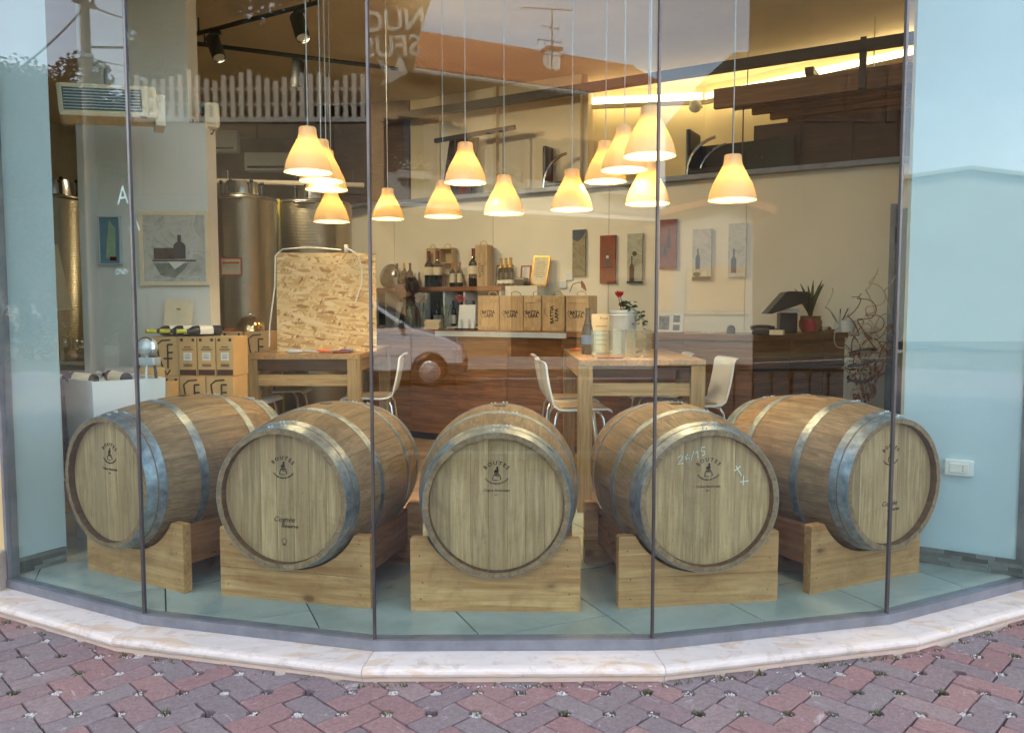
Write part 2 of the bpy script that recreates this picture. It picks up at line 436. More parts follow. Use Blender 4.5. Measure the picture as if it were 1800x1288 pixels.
make_special()
MM = MATS

# ------------------------------------------------------------------ mesh helpers
def V(*a): return Vector(a)
class MB:
    """collects shapes; build() links them as one mesh object"""
    def __init__(s): s.v, s.f, s.sm = [], [], []
    def add(s, vs, fs, smooth=False, M=None):
        o = len(s.v)
        for p in vs:
            p = Vector(p)
            s.v.append(tuple(M @ p) if M is not None else tuple(p))
        for f in fs:
            s.f.append(tuple(i + o for i in f)); s.sm.append(smooth)
        return s
    def box(s, c, d, rz=0.0, M=None, bev=0.0, rx=0.0, ry=0.0):
        hx, hy, hz = d[0] / 2, d[1] / 2, d[2] / 2
        T = Matrix.Translation(Vector(c)) @ Matrix.Rotation(rz, 4, 'Z') @ Matrix.Rotation(ry, 4, 'Y') @ Matrix.Rotation(rx, 4, 'X')
        if M is not None: T = M @ T
        if bev <= 0:
            vs = [(x, y, z) for z in (-hz, hz) for x, y in ((-hx, -hy), (hx, -hy), (hx, hy), (-hx, hy))]
            fs = [(3, 2, 1, 0), (4, 5, 6, 7), (0, 1, 5, 4), (1, 2, 6, 5), (2, 3, 7, 6), (3, 0, 4, 7)]
            return s.add(vs, fs, False, T)
        bm = bmesh.new()
        bmesh.ops.create_cube(bm, size=1)
        bmesh.ops.scale(bm, vec=d, verts=bm.verts)
        bmesh.ops.bevel(bm, geom=bm.edges, offset=bev, segments=2, affect='EDGES', profile=0.6)
        bm.verts.index_update()
        s.add([v.co for v in bm.verts], [[v.index for v in f.verts] for f in bm.faces], False, T)
        bm.free()
        return s
    def tube(s, pts, r, n=8, cap=True, smooth=True, M=None):
        pts = [Vector(p) for p in pts]
        rs = r if isinstance(r, (list, tuple)) else [r] * len(pts)
        vs, fs = [], []
        up = None
        for i, p in enumerate(pts):
            t = (pts[min(i + 1, len(pts) - 1)] - pts[max(i - 1, 0)])
            t = t.normalized() if t.length > 1e-9 else Vector((0, 0, 1))
            if up is None:
                up = Vector((0, 0, 1)) if abs(t.z) < 0.9 else Vector((1, 0, 0))
            a = t.cross(up)
            a = a.normalized() if a.length > 1e-6 else t.orthogonal().normalized()
            b = a.cross(t).normalized(); up = b
            for k in range(n):
                w = 2 * math.pi * k / n
                vs.append(p + (a * math.cos(w) + b * math.sin(w)) * rs[i])
        m = len(pts)
        for i in range(m - 1):
            for k in range(n):
                k2 = (k + 1) % n
                fs.append((i * n + k, i * n + k2, (i + 1) * n + k2, (i + 1) * n + k))
        if cap:
            fs.append(tuple(range(n - 1, -1, -1))); fs.append(tuple(range((m - 1) * n, m * n)))
        return s.add(vs, fs, smooth, M)
    def cyl(s, p0, p1, r, r1=None, n=14, M=None, smooth=True):
        return s.tube([p0, p1], [r, r if r1 is None else r1], n, True, smooth, M)
    def lathe(s, prof, n=20, M=None, smooth=True, a0=0.0, a1=2 * math.pi, axis='Z'):
        full = abs(a1 - a0 - 2 * math.pi) < 1e-6
        k = n if full else n + 1
        vs, fs = [], []
        for r, z in prof:
            for i in range(k):
                w = a0 + (a1 - a0) * i / n
                p = (r * math.cos(w), r * math.sin(w), z)
                if axis == 'Y': p = (r * math.cos(w), z, r * math.sin(w))
                vs.append(p)
        for j in range(len(prof) - 1):
            for i in range(n):
                i2 = (i + 1) % k
                q = (j * k + i, j * k + i2, (j + 1) * k + i2, (j + 1) * k + i)
                fs.append(q if axis == 'Z' else q[::-1])
        return s.add(vs, fs, smooth, M)
    def prism(s, poly, h0, h1, M=None, axis='Z'):
        """poly in 2D extruded from h0 to h1 along axis ('Z': xy, 'Y': xz, 'X': yz)"""
        n = len(poly)
        def mk(p, h):
            return {'Z': (p[0], p[1], h), 'Y': (p[0], h, p[1]), 'X': (h, p[0], p[1])}[axis]
        vs = [mk(p, h0) for p in poly] + [mk(p, h1) for p in poly]
        fs = [tuple(range(n - 1, -1, -1)), tuple(range(n, 2 * n))]
        fs += [(i, (i + 1) % n, n + (i + 1) % n, n + i) for i in range(n)]
        return s.add(vs, fs, False, M)
    def ball(s, c, r, n=10, m=7, M=None, sc=(1, 1, 1)):
        vs, fs = [], []
        for j in range(m + 1):
            ph = math.pi * j / m
            for i in range(n):
                w = 2 * math.pi * i / n
                vs.append((c[0] + r * sc[0] * math.sin(ph) * math.cos(w), c[1] + r * sc[1] * math.sin(ph) * math.sin(w), c[2] + r * sc[2] * math.cos(ph)))
        for j in range(m):
            for i in range(n):
                i2 = (i + 1) % n
                fs.append((j * n + i, (j + 1) * n + i, (j + 1) * n + i2, j * n + i2))
        return s.add(vs, fs, True, M)
    def mesh(s, name, mat):
        me = bpy.data.meshes.new(name)
        me.from_pydata(s.v, [], s.f)
        bm = bmesh.new(); bm.from_mesh(me)
        bmesh.ops.remove_doubles(bm, verts=bm.verts, dist=1e-6)
        bmesh.ops.recalc_face_normals(bm, faces=bm.faces)
        bm.to_mesh(me); bm.free()
        if s.sm and any(s.sm):
            flags = [True] * len(me.polygons)
            if len(me.polygons) == len(s.sm): flags = s.sm
            me.polygons.foreach_set('use_smooth', flags)
            me.set_sharp_from_angle(angle=R(40))
        if mat: me.materials.append(mat)
        return me
    def build(s, name, mat, parent=None):
        return link(name, s.mesh(name, mat), parent)
def link(name, me, parent=None, M=None):
    o = bpy.data.objects.new(name, me)
    COL.objects.link(o)
    if parent is not None: o.parent = parent
    if M is not None: o.matrix_local = M
    return o
def tag(o, label, cat, group=None):
    o['label'] = label; o['category'] = cat
    if group: o['group'] = group
    return o
def thing(name, label, cat, loc=(0, 0, 0), rz=0.0, group=None):
    o = bpy.data.objects.new(name, None)
    o.empty_display_size = 0.1
    COL.objects.link(o)
    o.location = loc; o.rotation_euler = (0, 0, rz)
    return tag(o, label, cat, group)
def struct(o):
    o['kind'] = 'structure'; return o
def copy_tree(o, parent=None):
    c = o.copy(); COL.objects.link(c)
    if parent is not None: c.parent = parent
    for ch in list(o.children): copy_tree(ch, c)
    return c
_txt = {}
def text_mesh(s, size, mat, align='CENTER', ext=0.0006, shear=0.0, wf=None, bold=0.0):
    """flat lettering in the XY plane"""
    cu = bpy.data.curves.new('lettering', 'FONT')
    cu.body = s; cu.size = size; cu.align_x = align; cu.align_y = 'CENTER'
    cu.extrude = ext; cu.shear = shear; cu.offset = bold; cu.resolution_u = 3
    ob = bpy.data.objects.new('lettering', cu)
    COL.objects.link(ob)
    me = bpy.data.meshes.new_from_object(ob)
    bpy.data.objects.remove(ob); bpy.data.curves.remove(cu)
    if wf:
        for v in me.vertices: v.co = wf(v.co)
    me.materials.clear(); me.materials.append(mat)
    return me
def arc_map(rad, bottom=False):
    def f(p):
        if bottom:
            a = p.x / rad
            r = rad - p.y
            return Vector((math.sin(a) * r, -math.cos(a) * r, p.z))
        a = p.x / rad
        r = rad + p.y
        return Vector((math.sin(a) * r, math.cos(a) * r, p.z))
    return f
UPR = Matrix.Rotation(R(90), 4, 'X')      # XY lettering stood upright, facing -Y
def put_text(s, size, mat, parent, loc, rz=0.0, name='lettering', roll=0.0, **kw):
    M = Matrix.Translation(Vector(loc)) @ Matrix.Rotation(rz, 4, 'Z') @ UPR @ Matrix.Rotation(roll, 4, 'Z')
    return link(name, text_mesh(s, size, mat, **kw), parent, M)
def strokes(name, paths, w, mat, parent, M):
    """flat brush strokes in an upright XZ plane"""
    mb = MB()
    for pts in paths:
        mb.tube([(p[0], 0, p[1]) for p in pts], w, 5)
    o = mb.build(name, mat, parent)
    o.matrix_local = M
    return o

def offs(d, ext=0.0):
    """corner points of the faceted front, moved outward by d; ends pushed along by ext"""
    pts = []
    n = len(GL)
    for i in range(n):
        if 0 < i < n - 1:
            t0 = (GL[i] - GL[i - 1]).normalized(); t1 = (GL[i + 1] - GL[i]).normalized()
            n0, n1 = Vector((t0.y, -t0.x)), Vector((t1.y, -t1.x))
            b = (n0 + n1).normalized()
            pts.append(GL[i] + b * (d / b.dot(n0)))
        else:
            t = (GL[1] - GL[0]).normalized() if i == 0 else (GL[-1] - GL[-2]).normalized()
            nn = Vector((t.y, -t.x))
            pts.append(GL[i] + nn * d + t * (-ext if i == 0 else ext))
    return pts

# ------------------------------------------------------------------ shop: floor, walls, ceiling
PZ = -0.107                                # pavement level
ZC = 4.05                                  # ceiling
ground = struct(MB().box((0, 0, -0.35), (500, 500, 0.2)).build('ground', M_GROUND))

floor = bpy.data.objects.new('floor', None); COL.objects.link(floor); struct(floor)
screed_poly = [(p.x, p.y) for p in offs(-0.03)] + [(7, 4.0), (7, 13), (-7, 13), (-7, 4.0)]
MB().prism(screed_poly, -0.2, -0.006).build('screed', M_SOIL, floor)
# display-zone tiles, laid on a turned grid
TS, TA = 0.60, R(24)
ca, sa = math.cos(TA), math.sin(TA)
def poly_clip(poly, a, b):                 # keep the side to the left of a->b
    out = []
    for i in range(len(poly)):
        p, q = poly[i], poly[(i + 1) % len(poly)]
        dp = (b[0] - a[0]) * (p[1] - a[1]) - (b[1] - a[1]) * (p[0] - a[0])
        dq = (b[0] - a[0]) * (q[1] - a[1]) - (b[1] - a[1]) * (q[0] - a[0])
        if dp >= 0: out.append(p)
        if (dp >= 0) != (dq >= 0):
            t = dp / (dp - dq)
            out.append((p[0] + (q[0] - p[0]) * t, p[1] + (q[1] - p[1]) * t))
    return out
inn = offs(-0.035)
for i in range(-9, 10):
    for j in range(2, 14):
        g = 0.0035
        q = [(i * TS + g, j * TS + g), ((i + 1) * TS - g, j * TS + g), ((i + 1) * TS - g, (j + 1) * TS - g), (i * TS + g, (j + 1) * TS - g)]
        q = [(ca * x - sa * y, sa * x + ca * y) for x, y in q]
        for k in range(5):
            q = poly_clip(q, inn[k], inn[k + 1])
            if len(q) < 3: break
        if len(q) >= 3: q = poly_clip(q, (4, 5.35), (-4, 5.35))
        if len(q) >= 3: q = poly_clip(q, (3.4, 3), (3.4, 6))
        if len(q) >= 3: q = poly_clip(q, (-3.4, 6), (-3.4, 3))
        if len(q) >= 3:
            ar = abs(sum(q[k][0] * q[(k + 1) % len(q)][1] - q[(k + 1) % len(q)][0] * q[k][1] for k in range(len(q)))) / 2
            if ar > 0.004: MB().prism(q, -0.006, 0.0).build('tile', MM['floor_tile'], floor)
for k in range(52):                        # plank floor of the sales room
    y0 = 5.352 + k * 0.14
    MB().box((rng.uniform(-0.3, 0.3), y0 + 0.069, -0.004), (13, 0.137, 0.006)).build('plank', MM['floor_parquet'], floor)

struct(MB().prism([(p.x, p.y) for p in offs(-0.02)] + [(3.0, 4.42), (6.8, 4.42), (6.8, 13), (-6.8, 13), (-6.8, 4.42), (-3.0, 4.42)], ZC, ZC + 0.2).build('ceiling', M_CEIL))
struct(MB().prism([(p.x, p.y) for p in offs(0.06)] + [(2.9, 4.4), (-2.9, 4.4)], ZC + 0.21, ZC + 0.55).build('window_head', M_FACADE))
# side piers that end the glass front
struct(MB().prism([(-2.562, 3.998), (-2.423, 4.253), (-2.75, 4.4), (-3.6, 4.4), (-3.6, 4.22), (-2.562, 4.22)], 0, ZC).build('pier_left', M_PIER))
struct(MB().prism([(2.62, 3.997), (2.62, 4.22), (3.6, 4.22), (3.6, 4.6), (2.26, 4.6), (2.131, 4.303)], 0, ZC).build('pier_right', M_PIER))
struct(MB().box((-6.7, 8.7, 2), (0.2, 8.4, 4.1)).build('wall_left', M_CONC))
struct(MB().box((0, 12.9, 2), (13.6, 0.2, 4.1)).build('wall_rear', M_CONC))
struct(MB().box((6.7, 8.7, 2), (0.2, 8.4, 4.1)).build('wall_right', M_CREAM))
struct(MB().box((-5.1, 4.5, 2), (3.2, 0.2, 4.1)).build('wall_front_left', M_WHITE))
struct(MB().box((5.1, 4.5, 2), (3.2, 0.2, 4.1)).build('wall_front_right', M_WHITE))
# facade of the shop outside
fl = thing('facade_wall', 'ochre rendered facade strip with stone base beside the shop window', 'wall')
MB().box((-5.568, 4.09, 2.2), (6.0, 0.25, 4.6)).build('render', M_FACADE, fl)
MB().box((-5.568, 4.06, 0.02), (6.004, 0.32, 0.26), bev=0.008).build('base_course', M_STONE, fl)
fr = thing('facade_wall', 'ochre rendered facade beyond the far end of the shop window', 'wall')
MB().box((5.626, 4.09, 2.2), (6.0, 0.25, 4.6)).build('render', M_FACADE, fr)
MB().box((5.626, 4.06, 0.02), (6.004, 0.32, 0.26), bev=0.008).build('base_course', M_STONE, fr)
MB().box((0, 4.6, 5.6), (24, 0.3, 2.4)).build('upper_storey', M_FACADE, fr)
MB().box((0, 8.6, 4.45), (24, 8.2, 0.25)).build('roof_slab', M_FACADE, fr)

# slate skirting on both piers (each strip a piece)
def skirting(a, b, name):
    root = bpy.data.objects.new(name, None); COL.objects.link(root); struct(root)
    a, b = Vector(a), Vector(b); t = (b - a); L = t.length; t.normalize(); ang = math.atan2(t.y, t.x)
    root.location = (a.x, a.y, 0); root.rotation_euler = (0, 0, ang)
    z = 0.001
    for row in range(4):
        x = 0.0; h = 0.021
        while x < L:
            w = min(rng.uniform(0.08, 0.2), L - x)
            if w > 0.01:
                MB().box((x + w / 2, -0.006 - rng.uniform(0, 0.004), z + h / 2), (w - 0.001, 0.014, h - 0.001)).build('slate_strip', MM['skirting_slate'], root)
            x += w
        z += h
skirting((-2.585, 3.99), (-2.425, 4.24), 'skirting_left')
skirting((2.133, 4.29), (2.63, 3.978), 'skirting_right')

# oblique wall behind the counter with the gallery above it
W_TOP = 2.66
def along(s, off, z): 
    p = WA + WE * s + WN * off
    return Vector((p.x, p.y, z))
wall_back = bpy.data.objects.new('wall_back', None); COL.objects.link(wall_back); struct(wall_back)
wall_back.location = (WA.x, WA.y, 0); wall_back.rotation_euler = (0, 0, WROT)
MB().box((3.6, 0.1, W_TOP / 2), (7.4, 0.2, W_TOP)).build('panel', M_CREAM, wall_back)
MB().box((3.6, 0.06, W_TOP + 0.02), (7.44, 0.34, 0.045)).build('ledge', M_ALU, wall_back)
MB().box((3.9, 0.1, 3.76), (6.6, 0.1, 0.09)).build('beam', M_DARK, wall_back)
MB().box((6.25, 0.1, 3.82), (0.05, 0.05, 0.03)).build('post', M_DARK, wall_back)
MB().box((6.25, 0.1, 3.55), (0.06, 0.06, 0.34)).build('post', M_DARK, wall_back)
for x in (0.9, 2.35, 3.8, 5.25):
    MB().box((x, -0.001, 1.9), (0.005, 0.004, 1.5)).build('panel_joint', M_CONC, wall_back)
# gallery
gal = struct(MB().prism([(-6, 10.9), (-2.3, 10.7), (4.6, 6.75), (6.6, 6.7), (6.6, 12.8), (-6, 12.8)], 2.35, 2.5).build('gallery_floor', M_CREAM))
gw = bpy.data.objects.new('wall_gallery', None); COL.objects.link(gw); struct(gw)
M_YELLOW = plain('gallery_plaster', srgb(226, 208, 166), 0.8, 0, 0.04, 2)
def wallseg(a, b, z0, z1, mat, parent, th=0.1, name='panel'):
    a, b = Vector(a), Vector(b); t = b - a
    return MB().box(((a.x + b.x) / 2, (a.y + b.y) / 2, (z0 + z1) / 2), (t.length, th, z1 - z0), math.atan2(t.y, t.x)).build(name, mat, parent)
C0 = (2.35, 9.85)
wallseg((-1.3, 10.5), C0, 2.5, ZC, M_YELLOW, gw)
wallseg(C0, (5.6, 6.5), 2.5, ZC, M_YELLOW, gw)
wallseg((-2.6, 10.8), (-1.32, 10.5), 2.5, ZC, M_DARKW, gw)
_pa, _pb = WP(726, 200, -0.55), WP(1024, 200, -0.55)
wallseg(_pa.xy, _pb.xy, 2.5, ZC, M_CEIL, gw, 0.12)
wallseg(_pb.xy, (_pb.x + 0.25, _pb.y + 1.2), 2.5, ZC, M_CEIL, gw, 0.12)
cove = thing('cove_light', 'warm glowing light strip along the gallery ceiling edge', 'cove light')
wallseg((-0.2, 10.05), (C0[0] - 0.1, C0[1] - 0.22), 3.84, 3.92, M_COVE, cove, 0.03, 'light_strip')
wallseg((C0[0] - 0.05, C0[1] - 0.2), (5.3, 6.6), 3.84, 3.92, M_COVE, cove, 0.03, 'light_strip')
wallseg((-0.3, 10.02), (C0[0] - 0.1, C0[1] - 0.26), 3.78, 3.825, M_CREAM, cove, 0.06, 'trough')
wallseg((C0[0] - 0.1, C0[1] - 0.24), (5.25, 6.55), 3.78, 3.825, M_CREAM, cove, 0.06, 'trough')
# slatted canopy hung over the gallery
can = thing('slat_canopy', 'brown slatted timber canopy hanging over the gallery', 'canopy', (WA.x, WA.y, 0), WROT)
s_left = (WP(1240, 170) .xy - WA).dot(WE)
for k in range(8):
    h = 0.19 if k == 0 else 0.15
    x0 = s_left + 0.02 + 0.14 * k
    MB().box(((x0 + 7.0) / 2, 0.25 + 0.21 * k, 3.40 + 0.19 - h / 2 - (0.022 * k)), (7.0 - x0, 0.075, h)).build('slat', M_SLAT, can)
for x in (s_left + 0.35, s_left + 1.5, s_left + 2.6):
    MB().box((x + 0.6, 1.0, 3.625), (0.08, 1.7, 0.065)).build('cross_bar', M_SLAT, can)
    MB().cyl((x, 0.25, 3.58), (x, 0.25, ZC), 0.006).build('rod', M_CHROME, can)
for x in (s_left + 0.2, s_left + 0.3):
    MB().cyl((x, 0.3, W_TOP), (x, 0.3, 3.4), 0.007).build('rod', M_DARK, can)
# gallery furniture
bk = thing('gallery_bookcase', 'dark brown panelled cupboard up on the gallery under the slats', 'cupboard', (WA.x, WA.y, 0), WROT)
MB().box((6.1, 1.05, 2.91), (2.0, 0.4, 0.82)).build('carcass', M_DARKW, bk)
for k in range(4):
    MB().box((5.35 + 0.5 * k, 0.84, 2.91), (0.46, 0.02, 0.74)).build('door', M_DARKW, bk)
M_DGREEN = plain('dark_green_panel', (0.012, 0.02, 0.014, 1), 0.25)
gp = thing('gallery_screen', 'dark green glossy panel behind the gallery chair', 'panel', (WA.x, WA.y, 0), WROT)
MB().box((5.0, 0.74, 2.82), (1.1, 0.04, 0.64), bev=0.01).build('panel_face', M_DGREEN, gp)
def gal_chair(s, label):
    t = thing('gallery_chair', label, 'chair', tuple(along(s, -0.5, 2.5)), WROT)
    for y in (-0.2, 0.2):
        pts = [(-0.22, y, 0.02), (-0.2, y, 0.3)] + [(-0.2 + 0.36 * (1 - math.cos(a)), y, 0.3 + 0.34 * math.sin(a)) for a in [k * R(80) / 7 for k in range(8)]]
        MB().tube(pts, 0.018, 8).build('arm_tube', M_CHROME, t)
    MB().box((0.02, 0, 0.3), (0.44, 0.4, 0.06), bev=0.02).build('seat', M_BLACK, t)
    MB().box((-0.2, 0, 0.55), (0.05, 0.38, 0.4), bev=0.02).build('backrest', M_BLACK, t)
gal_chair(4.75, 'chrome armed chair on the gallery in front of the dark green panel')
gal_chair(3.05, 'chrome armed chair on the gallery behind the pendant lamps')
sp = thing('wall_speaker', 'small white round loudspeaker under the cove light', 'loudspeaker', tuple(P(1222, 187, 9.5)), R(-20))
MB().ball((0, 0, 0), 0.075, 14, 10).build('housing', M_WHITE, sp)
MB().cyl((0, 0, 0), (0.05, 0.18, 0.03), 0.02).build('bracket', M_WHITE, sp)
lp = thing('leaning_picture', 'large dark portrait canvas leaning on the gallery edge', 'picture')
lp.location = tuple(WP(800, 356, -0.25) ); lp.rotation_euler = (R(-8), R(5), WROT)
MB().box((0, 0, 0.40), (0.42, 0.03, 0.80)).build('canvas', plain('portrait_dark', srgb(52, 46, 60), 0.6, 0, 0.5, 5), lp)
MB().ball((0.02, -0.016, 0.60), 0.07, 10, 7, None, (0.8, 0.15, 1.1)).build('painted_face', M_SKIN, lp)
MB().box((0.1, -0.017, 0.25), (0.12, 0.006, 0.4)).build('painted_robe', M_CAPR, lp)
hr = thing('gallery_rail', 'dark sloping handrail on the gallery behind the lamps', 'handrail')
MB().tube([WP(765, 248, -0.12), WP(905, 224, -0.12)], 0.03, 8).build('rail', M_DARK, hr)
MB().tube([WP(800, 243, -0.12), WP(800, 345, -0.12)], 0.012, 6).build('post', M_DARK, hr)
MB().tube([WP(885, 228, -0.12), WP(885, 338, -0.12)], 0.012, 6).build('post', M_DARK, hr)
gd = thing('gallery_door', 'plain beige framed door in the gallery wall', 'door')
a, b = WP(772, 128, -0.47), WP(872, 132, -0.47)
for q0, q1 in (((a.x, a.y, 2.5), (a.x, a.y, a.z)), ((b.x, b.y, 2.5), (b.x, b.y, a.z)), ((a.x, a.y, a.z), (b.x, b.y, a.z))):
    MB().tube([q0, q1], 0.035, 4, True, False).build('door_frame', M_CEIL, gd)
wallseg((a.x, a.y + 0.015), (b.x, b.y + 0.015), 2.5, a.z, M_CREAM, gd, 0.03, 'door_leaf')
# grey door at the end of the back wall
dr = thing('grey_door', 'narrow grey door beside the white pier and willow branches', 'door', (WA.x, WA.y, 0), WROT)
s0 = (WP(1572, 500).xy - WA).dot(WE)
MB().box((s0 + 0.42, -0.03, 1.13), (0.84, 0.05, 2.25)).build('leaf', M_DOORG, dr)
MB().box((s0 - 0.02, -0.03, 1.15), (0.05, 0.07, 2.3)).build('frame', M_ALU, dr)
MB().box((s0 + 0.14, -0.07, 1.55), (0.07, 0.02, 0.11)).build('switch_plate', M_WHITE, dr)
for z in (0.3, 1.95):
    MB().cyl((s0 + 0.01, -0.07, z), (s0 + 0.01, -0.07, z + 0.14), 0.012).build('hinge', M_DARK, dr)

# ------------------------------------------------------------------ the glass front
win = thing('shop_window', 'faceted curved shop window of five tall frameless panes on a marble sill', 'window')
for i in range(5):
    o0, o1 = offs(0.0), offs(0.012)
    a, b, c, d = o0[i], o0[i + 1], o1[i + 1], o1[i]
    t = (b - a).normalized() * 0.004
    q = [(a.x + t.x, a.y + t.y), (b.x - t.x, b.y - t.y), (c.x - t.x, c.y - t.y), (d.x + t.x, d.y + t.y)]
    MB().prism(q, 0.0, ZC).build('pane', M_GLASS, win)
fi, fo = offs(-0.03, 0.03), offs(0.032, 0.03)
si, so = offs(-0.04, 0.5), offs(0.195, 0.5)
ui, uo = offs(-0.04, 0.5), offs(0.180, 0.5)
for i in range(5):
    q = [fi[i], fi[i + 1], fo[i + 1], fo[i]]
    MB().prism([(p.x, p.y) for p in q], -0.044, -0.001).build('bottom_rail', M_ALU, win)
    MB().prism([(p.x, p.y) for p in q], ZC - 0.06, ZC - 0.002).build('top_rail', M_ALU, win)
    # sill stone with rounded nose, mitred
    prof = [(-0.04, -0.086), (-0.04, -0.045), (0.165, -0.047), (0.182, -0.051), (0.192, -0.059), (0.195, -0.068), (0.192, -0.079), (0.186, -0.086)]
    rings = [offs(d, 0.5) for d, z in prof]
    def ringpts(k, g):
        out = []
        for (d, z), rg in zip(prof, rings):
            p = rg[k]; t = (rg[i + 1] - rg[i]).normalized() * g
            out.append((p.x + t.x, p.y + t.y, z))
        return out
    A, B = ringpts(i, 0.0012), ringpts(i + 1, -0.0012)
    n = len(prof)
    MB().add(A + B, [tuple(range(n)), tuple(range(2 * n - 1, n - 1, -1))] + [(k, (k + 1) % n, n + (k + 1) % n, n + k) for k in range(n)]).build('sill_stone', MM['sill_marble'], win)
    r0, r1 = offs(-0.04, 0.5), offs(0.176, 0.5)
    t = (r1[i + 1] - r1[i]).normalized() * 0.001
    q = [r0[i], r0[i + 1], r1[i + 1] - t, r1[i] + t]
    MB().prism([(p.x, p.y) for p in q], PZ - 0.05, -0.088).build('base_stone', MM['base_marble'], win)
for i in range(1, 5):
    o1, o2 = offs(0.006)[i], offs(-0.004)[i]
    MB().box((o1.x, o1.y, ZC / 2), (0.012, 0.018, ZC - 0.004), math.atan2(o1.y, o1.x) + R(90)).build('seal', M_SEAL, win)
    o3 = offs(0.017)[i]
    MB().box((o3.x, o3.y, ZC / 2 - 0.02), (0.0105, 0.005, ZC + 0.03), math.atan2(o3.y, o3.x) + R(90), bev=0.002).build('mullion', M_STRIP, win)
for i, sg in ((0, -1), (5, 1)):
    p = offs(0.0)[i]
    MB().box((p.x + sg * 0.014, p.y + 0.012, ZC / 2), (0.024, 0.06, ZC), R(-27 if sg < 0 else 27)).build('jamb', M_ALU, win)
# white letters laid flat on the end pane
a, b = GL[0], GL[1]; t = (b - a).normalized(); nn = Vector((t.y, -t.x)); ang = math.atan2(t.y, t.x)
M_LETTER = plain('white_lettering', (0.8, 0.8, 0.78, 1), 0.6)
def on_pane(u, v):
    d = ray(u, v); aa = a - nn * 0.006
    k = aa.dot(nn) / d.xy.dot(nn)
    return V(0, 0, CAMZ) + d * k
for (s_, u, v, sz) in (('A', 216, 345, 0.115), ('A', 236, 392, 0.115), ('ONIV', 214, 478, 0.036)):
    p = on_pane(u, v)
    put_text(s_, sz, M_LETTER, win, p, ang, 'pane_letter', ext=0.0004, wf=None)
ws = thing('wall_socket', 'white rectangular wall socket on the pale pier behind the last barrel', 'socket')
pr_a, pr_b = Vector((2.131, 4.303)), Vector((2.64, 3.985)); pt = (pr_b - pr_a).normalized(); pn = Vector((pt.y, -pt.x))
d = ray(1686, 822); k = (pr_a + pn * 0.02).dot(pn) / d.xy.dot(pn); q = V(0, 0, CAMZ) + d * k
ws.location = q; ws.rotation_euler = (0, 0, math.atan2(pt.y, pt.x))
MB().box((0, 0.005, 0), (0.135, 0.03, 0.085), bev=0.008).build('box', M_WHITE, ws)
MB().box((0, -0.012, 0), (0.085, 0.008, 0.05), bev=0.003).build('insert', M_PAPER, ws)
for k in (-1, 0, 1): MB().cyl((0.018, -0.015, 0.012 * k), (0.018, -0.0175, 0.012 * k), 0.003, n=8).build('hole', M_BLACK, ws)

# ------------------------------------------------------------------ pavement of herringbone pavers with drain notches
pav = bpy.data.objects.new('pavement', None); COL.objects.link(pav); struct(pav)
MB().box((0, 1.3, PZ - 0.085), (40, 5.6, 0.1)).build('sand_bed', M_SOIL, pav)
A_ = 0.115
HR = 0.025                                   # drain hole radius
def hb_shape(cut_corners, notch_sign):
    """outline of a 2:1 paver lying along +x with its low corner at 0,0; a round notch on one long side"""
    L, W, g = 2 * A_, A_, 0.0022
    pts = []
    def arc(cx, cy, a0, a1, n=5):
        return [(cx + HR * math.cos(a0 + (a1 - a0) * k / n), cy + HR * math.sin(a0 + (a1 - a0) * k / n)) for k in range(n + 1)]
    PI = math.pi
    c = cut_corners
    pts += arc(0, 0, PI / 2, 0, 4) if 'bl' in c else [(g, g)]
    if notch_sign < 0: pts += arc(A_, 0, PI, 0, 7)
    pts += arc(L, 0, PI, PI / 2, 4) if 'br' in c else [(L - g, g)]
    pts += arc(L, W, -PI / 2, -PI, 4) if 'tr' in c else [(L - g, W - g)]
    if notch_sign > 0: pts += arc(A_, W, 0, -PI, 7)
    pts += arc(0, W, 0, -PI / 2, 4) if 'tl' in c else [(g, W - g)]
    x0 = lambda p: (min(max(p[0], g), L - g), min(max(p[1], g), W - g))
    out = []
    for p in pts:
        q = x0(p)
        if not out or (abs(q[0] - out[-1][0]) + abs(q[1] - out[-1][1])) > 1e-5: out.append(q)
    return out
# lattice: H brick at (i+2k... ) herringbone from unit cells
def hb_bricks(n):
    out = []
    for k in range(-n, n):
        for j in range(-n, n):
            ox, oy = k - j * 1 + 0, k + j * 1
            # staircase of pairs: horizontal brick then vertical brick
            bx = k + 2 * j; by = k - 2 * j
            out.append(('H', bx, by))
            out.append(('V', bx + 2, by - 1 + 0))
    return out
# holes sit at the middle of the upper long side of H bricks and the left long side of V bricks
bricks = hb_bricks(26)
holes = set()
for o, x, y in bricks:
    holes.add((x + 1, y + 1) if o == 'H' else (x, y + 1))
def corners_cut(o, x, y):
    L, W = (2, 1) if o == 'H' else (1, 2)
    res = []
    for nm, (cx, cy_) in dict(bl=(x, y), br=(x + L, y), tr=(x + L, y + W), tl=(x, y + W)).items():
        if (cx, cy_) in holes: res.append(nm)
    return res
PA = R(45)
pca, psa = math.cos(PA), math.sin(PA)
def paver_xy(x, y):
    x, y = x * A_, y * A_
    return (pca * x - psa * y + 0.03, psa * x + pca * y + 2.0)
_shapes = {}
def paver_shape(o, x, y):
    cc = corners_cut(o, x, y)
    if o == 'H':
        key = ('H', tuple(sorted(cc)))
        poly = hb_shape(cc, +1)
        if (x + 1, y) in holes:
            pass
    else:
        # same outline turned a quarter: local x runs up, local y runs to the left
        mp = dict(br='bl', tr='br', tl='tr', bl='tl')
        cc2 = [mp[c] for c in cc]
        key = ('V', tuple(sorted(cc2)))
        poly = hb_shape(cc2, +1)
    return key, poly
